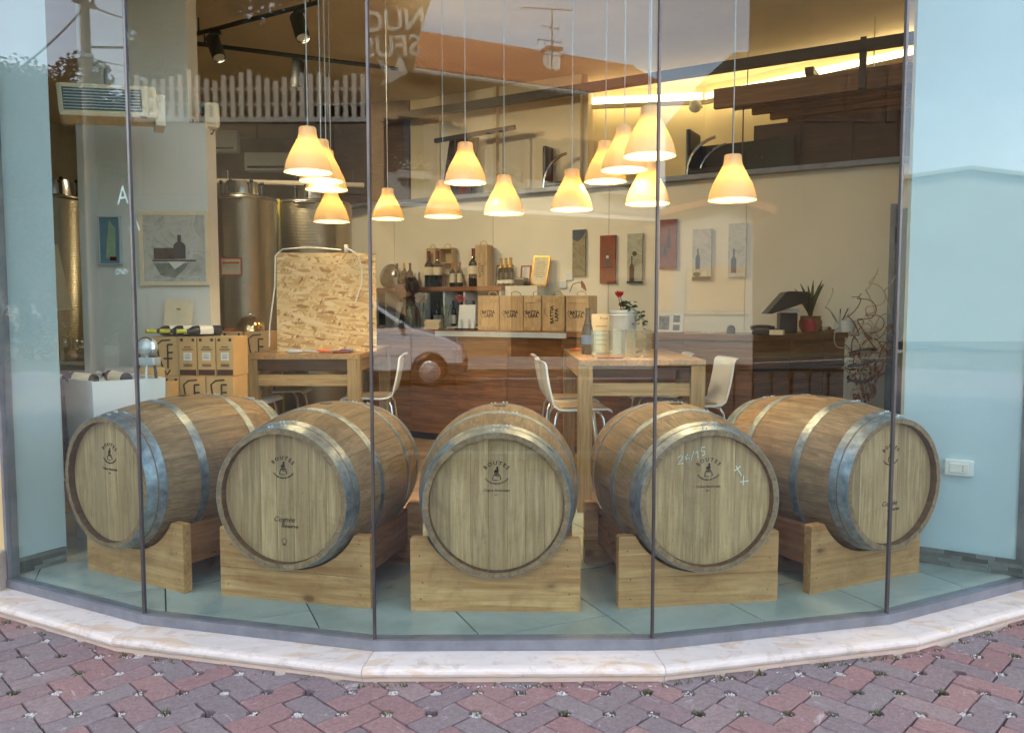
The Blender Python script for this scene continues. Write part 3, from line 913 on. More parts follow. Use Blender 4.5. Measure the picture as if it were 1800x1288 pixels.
def inside_shop(p):
    q = offs(0.10, 0.5)
    if abs(p[0]) > 3.1: return p[1] > 4.0
    for i in range(5):
        if (q[i].x <= p[0] <= q[i + 1].x):
            t = (p[0] - q[i].x) / (q[i + 1].x - q[i].x)
            return p[1] > q[i].y + (q[i + 1].y - q[i].y) * t
    return p[1] > 4.0
def rough_outline(poly):
    out = []
    for i, p in enumerate(poly):
        q = poly[(i + 1) % len(poly)]
        d = math.hypot(q[0] - p[0], q[1] - p[1])
        n = max(1, int(d / 0.022))
        for k in range(n):
            x, y = p[0] + (q[0] - p[0]) * k / n, p[1] + (q[1] - p[1]) * k / n
            v = Vector((A_ - x, A_ / 2 - y)).normalized() * (abs(rng.gauss(0, 0.0011)) + (0.004 if rng.random() < 0.05 else 0))
            out.append((x + v.x, y + v.y))
    return out
def paver_mesh(poly):
    mb = MB()
    n = len(poly)
    cx, cy_ = A_, A_ / 2
    ch = 0.004
    def sh(p):
        v = Vector((cx - p[0], cy_ - p[1])); v = v.normalized() * ch
        return (p[0] + v.x, p[1] + v.y)
    low = [(p[0], p[1], -0.05) for p in poly]
    mid = [(p[0], p[1], -0.004) for p in poly]
    top = [(*sh(p), 0.0) for p in poly]
    fs = [tuple(range(2 * n, 3 * n))]
    for r_ in (0, 1):
        fs += [(r_ * n + i, r_ * n + (i + 1) % n, (r_ + 1) * n + (i + 1) % n, (r_ + 1) * n + i) for i in range(n)]
    return low + mid + top, fs
_pm = {}
rest = MB()
hole_pts = []
seen = set()
cand = []
for o, x, y in bricks:
    if (o, x, y) in seen: continue
    seen.add((o, x, y))
    cx, cy_ = (x + 1, y + 0.5) if o == 'H' else (x + 0.5, y + 1)
    p = paver_xy(cx, cy_)
    if abs(p[0]) > 3.4 or p[1] > 4.3 or p[1] < -0.6 or inside_shop(p): continue
    u = 900 + FPX * p[0] / max(p[1], 0.1); v = 545 + FPX * (CAMZ - PZ) / max(p[1], 0.1)
    vis = -90 < u < 1890 and v < 1345
    key, poly = paver_shape(o, x, y)
    key = (key, rng.randint(0, 4))
    if key not in _pm:
        vs, fs = paver_mesh(rough_outline(poly))
        _pm[key] = (vs, fs, MB().add(vs, fs).mesh('paver', MM['paver']))
    vs, fs, me = _pm[key]
    X, Y = (x, y) if o == 'H' else (x + 1, y)
    ox, oy = paver_xy(X, Y)
    M = Matrix.Translation((ox, oy, PZ + rng.uniform(-0.003, 0.002))) @ Matrix.Rotation(PA + (0 if o == 'H' else R(90)), 4, 'Z') @ Matrix.Rotation(rng.uniform(-0.008, 0.008), 4, 'X') @ Matrix.Rotation(rng.uniform(-0.006, 0.006), 4, 'Y')
    if vis: link('paver', me, pav, M)
    else: rest.add(vs, fs, False, M)
    h = paver_xy(x + 1, y + 1) if o == 'H' else paver_xy(x, y + 1)
    if vis: hole_pts.append(h)
ro = rest.build('paver_field', MM['paver_far'], pav); ro['kind'] = 'stuff'
for sx in (-1, 1):
    w = MB().box((sx * 11.7, 1.3, PZ - 0.02), (16.6, 5.4, 0.04)).build('paver_field', MM['paver_far'], pav); w['kind'] = 'stuff'
peb, weed = MB(), MB()
oct_f = [(0, 2, 4), (0, 4, 3), (0, 3, 5), (0, 5, 2), (1, 4, 2), (1, 3, 4), (1, 5, 3), (1, 2, 5)]
def pebble(x, y, z, r):
    M = Matrix.Translation((x, y, z)) @ Matrix.Rotation(rng.uniform(0, 3), 4, 'Z') @ Matrix.Rotation(rng.uniform(0, 3), 4, 'X')
    peb.add([(0, 0, r), (0, 0, -r), (r * 1.3, 0, 0), (-r * 1.2, 0, 0), (0, r, 0), (0, -r * 0.9, 0)], oct_f, False, M)
def tuft(x, y, z, h, n):
    for _ in range(n):
        a, l = rng.uniform(0, 6.28), rng.uniform(0.3, 1.0) * h
        dx, dy = math.cos(a), math.sin(a); w = rng.uniform(0.0012, 0.003); k = rng.uniform(0.15, 0.8)
        x0, y0 = x + rng.uniform(-0.012, 0.012), y + rng.uniform(-0.01, 0.01)
        weed.add([(x0 - dy * w, y0 + dx * w, z), (x0 + dy * w, y0 - dx * w, z), (x0 + dx * l * k * .6 + dy * w * 1.4, y0 + dy * l * k * .6 - dx * w * 1.4, z + l * .6), (x0 + dx * l * k, y0 + dy * l * k, z + l * (1 - .3 * k)), (x0 + dx * l * k * .6 - dy * w * 1.4, y0 + dy * l * k * .6 + dx * w * 1.4, z + l * .6)], [(0, 1, 2, 4), (4, 2, 3)])
for hx, hy in hole_pts:
    fill = rng.random() * (1.25 if hx < 0 else 0.8)
    for _ in range(int(fill * 60)):
        a, q = rng.uniform(0, 6.28), HR * 0.85 * math.sqrt(rng.random())
        pebble(hx + q * math.cos(a), hy + q * math.sin(a), PZ - 0.008 - rng.random() * 0.008, rng.uniform(0.003, 0.0055))
    if rng.random() < (0.55 if hx > -0.2 else 0.2): tuft(hx, hy, PZ - 0.02, rng.uniform(0.02, 0.042), rng.randint(10, 30))
edge = offs(0.205, 0.4)
for i in range(5):
    for _ in range(55 if i > 1 else 22):
        t = rng.random()
        p = edge[i].lerp(edge[i + 1], t)
        if rng.random() < 0.5: tuft(p.x, p.y - 0.012, PZ - 0.006, rng.uniform(0.012, 0.035), rng.randint(3, 9))
        pebble(p.x, p.y - rng.uniform(0, 0.02), PZ - 0.002, rng.uniform(0.002, 0.005))
for _ in range(200):                          # crumbs washed along the joints
    o, x, y = rng.choice(bricks); t = rng.random()
    q = paver_xy(x + 2 * t, y) if o == 'H' else paver_xy(x, y + 2 * t)
    if abs(q[0]) < 3 and 2.6 < q[1] < 4 and not inside_shop(q): pebble(q[0], q[1], PZ - 0.002, rng.uniform(0.0015, 0.0035))
for mb, nm, m, lb, ct in ((peb, 'gravel', M_PEB, 'white gravel crumbs filling the drain holes between the pavers', 'gravel'), (weed, 'weeds', M_WEED, 'small weeds sprouting from paver holes and along the sill', 'weeds')):
    o = mb.build(nm, m); o['kind'] = 'stuff'; tag(o, lb, ct)

# ------------------------------------------------------------------ barrels and cradles
BL, RH, RB = 0.94, 0.322, 0.386              # length, end radius, belly radius
def brad(y):
    t = (y / BL - 0.5) * 2
    return RB - (RB - RH) * abs(t) ** 1.9
NST = 26
def stave_mesh():
    mb = MB(); ny = 14; da = math.pi / NST
    vs, fs = [], []
    for j in range(ny + 1):
        y = BL * j / ny; r = brad(y)
        for a, rr in ((-da * 0.985, r), (-da * 0.33, r + 0.0005), (da * 0.33, r + 0.0005), (da * 0.985, r), (da * 0.985, r - 0.022), (-da * 0.985, r - 0.022)):
            vs.append((rr * math.sin(a), y, rr * math.cos(a)))
    for j in range(ny):
        for k in range(6):
            k2 = (k + 1) % 6
            fs.append((j * 6 + k, j * 6 + k2, (j + 1) * 6 + k2, (j + 1) * 6 + k))
    fs += [(5, 4, 3, 2, 1, 0), tuple(ny * 6 + k for k in range(6))]
    me = mb.add(vs, fs, True).mesh('stave', M_STAVE)
    return me
def hoop_mesh(y0, w):
    th = 0.0028
    prof = [(brad(y0) + 0.0008, y0), (brad(y0) + th, y0), (brad(y0 + w) + th, y0 + w), (brad(y0 + w) + 0.0008, y0 + w)]
    return MB().lathe(prof, 72, None, True, axis='Y').mesh('hoop', M_HOOP)
HOOPS = ((0.001, 0.052), (0.060, 0.038), (0.268, 0.046), (BL - 0.314, 0.046), (BL - 0.098, 0.038), (BL - 0.054, 0.050))
stave_me = stave_mesh()
hoop_mes = [hoop_mesh(*h) for h in HOOPS]
HB = [-0.2955, -0.205, -0.115, -0.035, 0.05, 0.128, 0.212, 0.2955]
def head_meshes():
    out = []
    R0 = RH - 0.0235
    for k in range(len(HB) - 1):
        x0, x1 = HB[k] + 0.0005, HB[k + 1] - 0.0005
        n = 6; poly = []
        for i in range(n + 1):
            x = x0 + (x1 - x0) * i / n; poly.append((x, -math.sqrt(max(R0 * R0 - x * x, 0.0008))))
        for i in range(n, -1, -1):
            x = x0 + (x1 - x0) * i / n; poly.append((x, math.sqrt(max(R0 * R0 - x * x, 0.0008))))
        out.append(MB().prism(poly, 0.0, 0.02, None, 'Y').mesh('head_board', M_HEADW))
    return out
head_mes = head_meshes()
chime_me = MB().lathe([(RH - 0.0225, 0.0015), (RH - 0.0255, 0.012), (RH - 0.0255, 0.034)], 60, None, True, axis='Y').mesh('chime', M_CHIME)
t1 = text_mesh('B O U T E S', 0.024, M_INK, wf=arc_map(0.068), bold=0.0004)
t2 = text_mesh('TONNELLERIE DE FRANCE', 0.0098, M_INK, wf=arc_map(0.066, True), bold=0.0002)
t3 = text_mesh('Chêne Américain', 0.0165, M_INK, shear=0.1)
t3b = text_mesh('MT+', 0.009, M_INK)
t4 = text_mesh('Cognée', 0.034, M_INK, shear=0.35)
t4b = text_mesh('Réserve', 0.026, M_INK, shear=0.35)
def emblem_mesh():
    mb = MB()
    def blob(cx, cz, rx, rz, n=14, y=0.0):
        mb.prism([(cx + rx * math.cos(6.283 * k / n), cz + rz * math.sin(6.283 * k / n)) for k in range(n)], -0.0008, 0.0, None, 'Y')
    blob(0.004, 0.040, 0.006, 0.008)
    mb.prism([(-0.006, 0.032), (0.010, 0.034), (0.012, 0.018), (0.002, 0.012), (-0.012, 0.014), (-0.013, 0.024)], -0.0009, 0, None, 'Y')
    mb.prism([(-0.012, 0.010), (0.012, 0.012), (0.016, 0.004), (0.006, 0.002), (-0.014, 0.003)], -0.0010, 0, None, 'Y')
    mb.tube([(-0.012, 0, 0.006), (-0.019, 0, -0.010), (-0.021, 0, -0.022), (-0.008, 0, -0.024), (0.006, 0, -0.024)], 0.0022, 5)
    mb.tube([(0.013, 0, 0.006), (0.020, 0, -0.006), (0.023, 0, -0.018), (0.018, 0, -0.022)], 0.0022, 5)
    mb.tube([(-0.006, 0, 0.001), (0.004, 0, -0.004), (0.012, 0, -0.004)], 0.0018, 5)
    return mb.mesh('emblem', M_INK)
emb_me = emblem_mesh()
ring_me = MB().lathe([(0.0115, 0), (0.0125, -0.0006), (0.0135, 0)], 20, None, True, axis='Y').mesh('stamp', M_INK)
rivet_me = MB().ball((0, 0, 0), 0.0055, 8, 5).mesh('rivet', M_RIVET)
def barrel(label, loc, rz, spin, zc, marks, idx):
    t = thing('wine_barrel', label, 'barrel', loc, rz, 'oak barrels in the shop window')
    Z = Matrix.Translation((0, 0, zc))
    for k in range(NST):
        link('stave', stave_me, t, Z @ Matrix.Rotation(2 * math.pi * (k + 0.5) / NST + spin, 4, 'Y'))
    for k, me in enumerate(hoop_mes):
        h = link('hoop', me, t, Z @ Matrix.Rotation(rng.uniform(-0.1, 0.1), 4, 'Y'))
        y0, w = HOOPS[k]
        r = brad(y0 + w / 2) + 0.003
        for a in (-0.10, -0.05, 0.06, 0.11):
            link('rivet', rivet_me, h, Matrix.Translation((r * math.sin(a + 0.02 * idx), y0 + w * (0.3 if a < 0 else 0.7), r * math.cos(a))))
    for yy, sg in ((0.034, 1), (BL - 0.054, 1)):
        for me in head_mes:
            link('head_board', me, t, Z @ Matrix.Translation((0, yy + rng.uniform(0.0, 0.0012), 0)) @ Matrix.Rotation(R(rng.uniform(-0.1, 0.1)), 4, 'Y'))
    link('chime', chime_me, t, Z)
    bung = MB().lathe([(0.0, 0.004), (0.03, 0.004), (0.034, 0.0), (0.034, -0.01)], 18).build('bung', M_BLACK, t)
    bung.matrix_local = Matrix.Translation((0, BL / 2, zc + RB - 0.0015))
    hz = zc + 0.0; yf = 0.0332
    T = lambda x, z: Matrix.Translation((x, yf, hz + z)) @ UPR
    link('brand', t1, t, T(0, 0.116)); link('brand_line', t2, t, T(0, 0.158))
    link('emblem', emb_me, t, Matrix.Translation((0, yf, hz + 0.128)) @ Matrix.Scale(0.85, 4))
    if 'chene' in marks:
        link('oak_mark', t3, t, T(0, 0.062)); link('oak_code', t3b, t, T(0, 0.042))
    if 'reserve' in marks:
        link('cuvee_mark', t4, t, T(0.0, -0.100)); link('cuvee_mark', t4b, t, T(0.028, -0.130))
        link('stamp', ring_me, t, Matrix.Translation((0, yf, hz - 0.20)))
        link('stamp_text', text_mesh('PEFC', 0.009, M_INK), t, T(0, -0.218))
    if 'chalk' in marks:
        p = [[(-0.145, 0.195), (-0.132, 0.207), (-0.120, 0.198), (-0.135, 0.178), (-0.143, 0.168), (-0.119, 0.171)],
             [(-0.098, 0.212), (-0.108, 0.196), (-0.104, 0.178), (-0.090, 0.180), (-0.091, 0.193), (-0.106, 0.191)],
             [(-0.082, 0.182), (-0.070, 0.225)],
             [(-0.062, 0.215), (-0.052, 0.226), (-0.050, 0.192)],
             [(-0.018, 0.242), (-0.034, 0.240), (-0.036, 0.222), (-0.020, 0.224), (-0.018, 0.208), (-0.030, 0.203)]]
        strokes('chalk_number', p, 0.0016, M_CHALK, t, Matrix.Translation((0, yf, hz)))
        strokes('chalk_cross', [[(0.125, 0.130), (0.152, 0.150)], [(0.130, 0.152), (0.158, 0.106)]], 0.0022, M_CHALK, t, Matrix.Translation((0, yf, hz)))
        strokes('chalk_cross', [[(0.168, 0.106), (0.166, 0.062)], [(0.152, 0.078), (0.192, 0.082)]], 0.0022, M_CHALK, t, Matrix.Translation((0, yf, hz)))
    return t
CW, CHT, CTH = 0.768, 0.335, 0.045
def cradle(label, loc, rz, zc, off, split):
    t = thing('barrel_cradle', label, 'cradle', loc, rz, 'pine cradles under the barrels')
    def board(y0, y1, rad):
        cut = rad + 0.004
        def arcpts(zlim_lo, zlim_hi):
            pts = []
            a1 = math.asin(min(1, math.sqrt(max(0, cut ** 2 - (zc - zlim_hi) ** 2)) / cut))
            n = 22
            for k in range(n + 1):
                a = a1 - 2 * a1 * k / n
                z = zc - cut * math.cos(a)
                pts.append((cut * math.sin(a), min(z, zlim_hi)))
            return pts
        e = 0.006
        top = [(CW / 2 - e, CHT), ] + arcpts(0, CHT) + [(-CW / 2 + e, CHT)]
        low = zc - cut - 0.012
        if split and low > 0.05:
            MB().prism([(-CW / 2, low), (CW / 2, low), (CW / 2, CHT - e)] + top + [(-CW / 2, CHT - e)], y0, y1, None, 'Y').build('board', M_PINE, t)
            MB().prism([(-CW / 2, 0.004), (-CW / 2 + 0.004, 0.0), (CW / 2 - 0.004, 0.0), (CW / 2, 0.004), (CW / 2, low - 0.0015), (-CW / 2, low - 0.0015)], y0, y1, None, 'Y').build('board', M_PINE, t)
        else:
            MB().prism([(-CW / 2, 0.004), (-CW / 2 + 0.004, 0.0), (CW / 2 - 0.004, 0.0), (CW / 2, 0.004), (CW / 2, CHT - e)] + top + [(-CW / 2, CHT - e)], y0, y1, None, 'Y').build('board', M_PINE, t)
    for sx, sz in ((-.34, .06), (-.33, .13), (.34, .07), (.33, .20), (-.335, .25), (.335, .28)):
        qx, qz = sx + rng.uniform(-.012, .012), sz + rng.uniform(-.02, .02)
        MB().cyl((qx, .001, qz), (qx, -.0010, qz), .0034, n=8).build('screw', M_DARK, t)
    board(0, CTH, brad(off + 0.02)); board(0.66, 0.66 + CTH, brad(off + 0.68))
    for sx in (-1, 1):
        MB().box((sx * (CW / 2 - 0.09), (CTH + 0.66) / 2, 0.205), (0.038, 0.66 - CTH - 0.001, 0.19)).build('side_board', M_PINE2, t)
    return t
SPEC = [
 ((155, 998), (313, 1040), ('chene',), 'oak barrel at the end by the white basin, under the air unit', 'pine cradle of the end barrel beside the white basin'),
 ((386, 1045), (655, 1070), ('reserve',), 'oak barrel with script lettering low on its head, in front of the cartons', 'pine cradle under the barrel that stands in front of the cartons'),
 ((722, 1073), (1020, 1075), ('chene',), 'oak barrel in the middle of the window facing straight out', 'knotty pine cradle under the middle barrel'),
 ((1087, 1070), (1366, 1055), ('chene', 'chalk'), 'oak barrel with chalk numbers and crosses on its head', 'pine cradle under the barrel marked with chalk'),
 ((1424, 1045), (1615, 1005), ('reserve',), 'oak barrel at the end beside the pale pier and wall socket', 'pine cradle of the end barrel by the wall socket')]
ZB = 0.505
for i, (a, b, marks, lb, lc) in enumerate(SPEC):
    A3, B3 = G(*a), G(*b)
    m = (A3 + B3) / 2; d = B3 - A3
    rz = math.atan2(d.y, d.x)
    if i == 0: m = A3 + d.normalized() * (CW / 2)  # narrow view: trust the far corner
    off = 0.088
    n2 = Vector((math.sin(rz), -math.cos(rz), 0))
    zc = ZB + (0.01 if i in (0, 4) else 0)
    cradle(lc, (m.x, m.y, 0), rz, zc, off, i in (1, 3))
    barrel(lb, tuple(m + n2 * off + Vector(((-0.05, -0.012, 0.008, 0.012, 0.052)[i], 0, 0))), rz, 0.03 * i, zc, marks, i)

# ------------------------------------------------------------------ pendant lamps
shade_prof = [(0.046, 0.262), (0.050, 0.255), (0.052, 0.225), (0.056, 0.205), (0.070, 0.175), (0.092, 0.135), (0.114, 0.092), (0.129, 0.05), (0.137, 0.015), (0.139, 0.0)]
shade_me = MB().lathe([(0.012, 0.264)] + shade_prof, 30).mesh('shade', MM['lamp_shade_glass'])
bulb_me = MB().ball((0, 0, 0), 0.028, 12, 8).mesh('bulb', emis('bulb_glow', (1.0, 0.72, 0.36, 1), 12.0))
sock_me = MB().cyl((0, 0, 0.165), (0, 0, 0.262), 0.02).mesh('socket', M_WHITE)
M_CORD = plain('pendant_cord', (0.55, 0.56, 0.57, 1), 0.4)
LAMPS = [
 (542, 82, 306, 'foremost of the four pendant lamps clustered near the steel tanks'),
 (565, 75, 321, 'second of the overlapping pendant lamps near the steel tanks'),
 (574, 72, 336, 'third of the overlapping pendant lamps near the steel tanks'),
 (583, 62, 392, 'lowest pendant lamp of the cluster above the chipboard panel'),
 (682, 56, 387, 'smallest, farthest pendant lamp just beside the second mullion'),
 (779, 66, 383, 'pendant lamp hanging above the leaning portrait and magnums'),
 (818, 73, 324, 'pendant lamp hanging higher, in front of the leaning portrait'),
 (886, 70, 378, 'pendant lamp above the framed certificates on the shelf'),
 (1005, 73, 371, 'pendant lamp above the first painting on the wall'),
 (1064, 73, 322, 'pendant lamp half hidden behind a brighter one near the third mullion'),
 (1097, 80, 302, 'bright middle one of three overlapping pendant lamps by the third mullion'),
 (1142, 90, 278, 'largest, nearest pendant lamp crossing the third mullion'),
 (1138, 77, 361, 'pendant lamp below the largest one, crossing the third mullion'),
 (1287, 83, 355, 'pendant lamp by itself below the slatted canopy')]
for u, w, vb, lb in LAMPS:
    Y = 392.0 / w
    p = P(u, vb - w * 0.03, Y)
    t = thing('pendant_lamp', 'white glass ' + lb, 'lamp', tuple(p), 0, 'pendant lamps over the tables')
    link('shade', shade_me, t); link('socket', sock_me, t)
    link('bulb', bulb_me, t, Matrix.Translation((0, 0, 0.15)))
    MB().cyl((0, 0, 0.26), (0, 0, ZC - p.z - 0.03), 0.0035, n=6).build('cord', M_CORD, t)
    MB().lathe([(0.0, -0.03), (0.045, -0.028), (0.05, 0.0)], 16, Matrix.Translation((0, 0, ZC - p.z - 0.001))).build('ceiling_rose', M_WHITE, t)
    L = bpy.data.lights.new('bulb_light', 'POINT')
    L.energy = LAMP_W; L.color = (1.0, 0.70, 0.38); L.shadow_soft_size = 0.035
    lo = bpy.data.objects.new('bulb_light', L); COL.objects.link(lo); lo.parent = t; lo.location = (0, 0, 0.115)

# ------------------------------------------------------------------ bottles and small ware
def bottle(label, loc, h=0.30, r=0.037, glass=M_BOTTLE, cap=M_CAPK, lab=M_PAPER, kind='bordeaux', lz=(0.10, 0.44), group=None, rz=0.0, lying=None):
    t = thing('wine_bottle', label, 'bottle', tuple(loc), rz, group)
    if kind == 'bordeaux':
        pr = [(0, 0), (r * .9, 0), (r, 0.02 * h), (r, 0.58 * h), (r * .9, 0.64 * h), (r * .6, 0.69 * h), (r * .37, 0.74 * h), (r * .36, 0.97 * h), (r * .40, 0.975 * h), (r * .40, h), (0, h)]
        cz = 0.78
    else:
        pr = [(0, 0), (r * .9, 0), (r, 0.03 * h), (r, 0.42 * h), (r * .9, 0.52 * h), (r * .62, 0.66 * h), (r * .4, 0.78 * h), (r * .34, 0.95 * h), (r * .40, 0.955 * h), (r * .40, h), (0, h)]
        cz = 0.66
    M = None
    if lying is not None: M = lying
    body = MB().lathe(pr, 18, M).build('glass', glass, t)
    rc = [q for q in pr if q[1] >= cz * h and q[0] > 0]
    rr = r * .37 if kind == 'bordeaux' else r * .63
    def rad_at(z):
        for (r0, z0), (r1, z1) in zip(pr, pr[1:]):
            if z0 <= z <= z1 and z1 > z0: return r0 + (r1 - r0) * (z - z0) / (z1 - z0)
        return r
    cp = [(rad_at(cz * h) + .0008, cz * h)] + [(q[0] + .0008, q[1]) for q in rc] + [(0.001, h + .001)]
    MB().lathe(cp, 16, M).build('capsule', cap, t)
    if lab: MB().lathe([(r + .0008, lz[0] * h), (r + .0008, lz[1] * h)], 18, M, True, R(-195) if M is None else R(55), R(15) if M is None else R(285)).build('label', lab, t)
    return t
GB = 'bottles standing on the wall shelf'
SHZ = 1.628
def on_shelf(u, off=0.17):
    q = WP(u, 500, off); return V(q.x, q.y, SHZ + 0.0005)
# shelf and cabinet under it
sA = (WP(664, 500).xy - WA).dot(WE); sB = (WP(906, 500).xy - WA).dot(WE)
cab = thing('wall_cabinet', 'white bottle cabinet with brown shelf top behind the counter', 'cabinet', (WA.x, WA.y, 0), WROT)
MB().box(((sA + sB) / 2, -0.165, SHZ - 0.025), (sB - sA, 0.33, 0.05)).build('shelf_top', M_SHELFB, cab)
MB().box(((sA + sB) / 2, -0.02, 0.8), (sB - sA, 0.03, 1.55)).build('back', M_DARK, cab)
for k, uu in enumerate((668, 706, 758, 806, 841, 903)):
    s = (WP(uu, 540).xy - WA).dot(WE)
    MB().box((s, -0.16, 0.79), (0.022, 0.29, 1.57)).build('upright', M_WHITE, cab)
for z in (0.05, 0.62, 1.16):
    MB().box(((sA + sB) / 2, -0.161, z), (sB - sA - 0.02, 0.28, 0.02)).build('shelf', M_WHITE, cab)
for k in range(7):
    uu = (767, 777, 787, 797, 815, 824, 833)[k]
    q = WP(uu, 540, 0.15)
    bottle(('first', 'second', 'third', 'fourth', 'fifth', 'sixth', 'seventh')[k] + ' dark bottle in the cabinet bays below the wall shelf', (q.x, q.y, 1.171), 0.30, 0.036, cap=M_CAPK, group='bottles in the cabinet bays')
low = thing('low_ledge', 'pale plaster ledge next to the wall shelf carrying the certificate', 'ledge', (WA.x, WA.y, 0), WROT)
sC = (WP(963, 500).xy - WA).dot(WE)
MB().box(((sB + sC) / 2 + 0.01, -0.13, SHZ / 2), (sC - sB - 0.01, 0.26, SHZ - 0.002), bev=0.004).build('block', M_CREAM, low)
bottle('squat bottle with pale label first on the wall shelf', on_shelf(698), .30, .040, cap=M_CAPK, group=GB)
bottle('bottle with gold capsule on the wall shelf', on_shelf(711, .2), .30, .037, cap=M_CAPG, group=GB)
bottle('bottle with dark red capsule beside the gold capped one on the shelf', on_shelf(721), .30, .038, cap=M_CAPR, group=GB)
bottle('red capped magnum with cream label in front of the open wooden box', on_shelf(754), .43, .053, cap=M_CAPR, lab=M_CREAMP, lz=(.34, .56), group=GB)
bottle('red capped magnum standing behind its twin on the shelf', on_shelf(769.5, .13), .43, .053, cap=M_CAPR, lab=M_CREAMP, lz=(.34, .56), group=GB)
bottle('copper capped bottle with cream label after the magnums', on_shelf(795.5), .285, .036, cap=M_CAPO, lab=M_CREAMP, lz=(.18, .55), group=GB)
bottle('copper capped bottle next to the wine glass on the shelf', on_shelf(808.5), .285, .036, cap=M_CAPO, lab=M_CREAMP, lz=(.18, .55), group=GB)
bottle('single tall magnum beside the upright wooden box', on_shelf(832.5), .44, .058, cap=M_CAPR, lab=M_CREAMP, lz=(.33, .54), group=GB)
for k, uu in enumerate((881, 889.5, 898)):
    bottle(('first', 'second', 'third')[k] + ' gold necked sparkling bottle in front of the grey frame', on_shelf(uu, .16 + .02 * k), .315, .045, cap=M_CAPG, lab=M_PAPER, kind='spark', lz=(.1, .22), group=GB)
t = tag(MB().lathe([(0, 0), (.022, 0), (.025, .02), (.025, .05), (.014, .06), (.02, .065), (.02, .09), (0, .09)], 12).build('glass_jar', M_CLEAR, None), 'small clear jar with dark base on the shelf before the magnums', 'jar')
t.location = on_shelf(733)
# round steel lid leaning on the wall
t = thing('tank_lid', 'round domed steel lid leaning on the wall at the shelf end', 'lid', tuple(on_shelf(685, .08) + V(0, 0, .155)), WROT)
MB().lathe([(0.0, .05), (.06, .044), (.11, .025), (.145, .004), (.152, .0), (.150, -.006)], 28, Matrix.Rotation(R(78), 4, 'X')).build('dome', M_STEELD, t)
MB().lathe([(.150, -.004), (.156, 0), (.150, .004)], 28, Matrix.Rotation(R(78), 4, 'X')).build('rim', M_CHROME, t)
def wine_box(label, u, w, h, open_=False, d=.1, off=.07, txt=False):
    q = on_shelf(u, off)
    t = thing('wooden_wine_box', label, 'wooden box', tuple(q), WROT)
    if open_:
        for x in (-w / 2, w / 2): MB().box((x, 0, h / 2), (.012, d, h)).build('side', M_CASE, t)
        MB().box((0, d / 2, h / 2), (w - .012, .01, h)).build('back', M_CASE, t)
        for z in (.006, h * .62, h - .006): MB().box((0, -.004, z), (w - .013, d - .01, .012)).build('end', M_CASE, t)
    else:
        MB().box((0, 0, h / 2), (w, d, h), bev=.003).build('case', M_CASE, t)
        MB().box((0, -d / 2 - .002, h * .42), (w * .6, .004, h * .78)).build('slide_lid', M_CASE, t)
    MB().tube([(-w * .28, 0, h - .004), (-w * .22, -.01, h + .035), (0, -.015, h + .05), (w * .22, -.01, h + .035), (w * .28, 0, h - .004)], .005, 6).build('rope_handle', M_ROPE, t)
    if txt:
        put_text('BATTIA', .05, M_INK, t, (-.014, -d / 2 - .0055, h * .4), 0, 'print', R(90)); put_text('LAPA', .05, M_INK, t, (.022, -d / 2 - .0055, h * .4), 0, 'print', R(90))
    return t
wine_box('wooden box with rope handle behind the two magnums', 762, .135, .47)
wine_box('open wooden box with inner divider behind the magnums', 788, .17, .465, True)
wine_box('tall closed wooden box with vertical print beside the single magnum', 851, .165, .475, False, .13, .12, True)
def frame(label, p, w, h, mat, inner, rz=WROT, tilt=R(-9), depth=.02, cat='frame', name='picture_frame', b=.016, roll=0):
    t = thing(name, label, cat, tuple(p)); t.rotation_euler = (tilt, roll, rz)
    MB().box((0, 0, h / 2), (w - .004, depth * .5, h - .004)).build('print', inner, t)
    for x in (-w / 2 + b / 2, w / 2 - b / 2): MB().box((x, 0, h / 2), (b, depth, h)).build('frame_bar', mat, t)
    for z in (b / 2, h - b / 2): MB().box((0, 0, z), (w - 2 * b, depth, b)).build('frame_bar', mat, t)
    return t
def printed_lines(t, w, h, n, mat=M_DARK, z0=.3, z1=.8, y=-.0075):
    for k in range(n):
        z = h * (z0 + (z1 - z0) * k / max(1, n - 1))
        ww = w * rng.uniform(.45, .7)
        MB().box((0, y, z), (ww, .001, .004)).build('text_line', mat, t)
frame('grey framed sheet behind the sparkling bottles', on_shelf(885, .05), .22, .25, M_DARK, M_PAPER)
frame('small red framed picture behind the black box', on_shelf(923, .06), .13, .235, M_CAPR, M_PAPER)
t = frame('gold framed certificate leaning at the end of the ledge', on_shelf(946, .14), .205, .335, M_CAPG, M_CREAMP, WROT, R(-10), roll=R(4)); printed_lines(t, .2, .33, 8)
t = tag(MB().box((0, 0, .045), (.14, .1, .09), bev=.02).build('black_box', M_BLACK), 'small black box in front of the red frame', 'box'); t.location = on_shelf(917, .2); t.rotation_euler = (0, 0, WROT)
def stem_glass(label, p, sc_=1.0):
    t = thing('wine_glass', label, 'glass', tuple(p))
    MB().lathe([(0, 0), (.034, .001), (.004, .006), (.0035, .09), (.012, .10), (.032, .12), (.040, .15), (.037, .185), (.031, .215)], 18, Matrix.Scale(sc_, 4)).build('bowl_and_stem', M_CLEAR, t)
stem_glass('red tinted wine glass beside the copper capped bottles', on_shelf(787, .22)); stem_glass('green tinted wine glass beside the single magnum', on_shelf(816, .22))
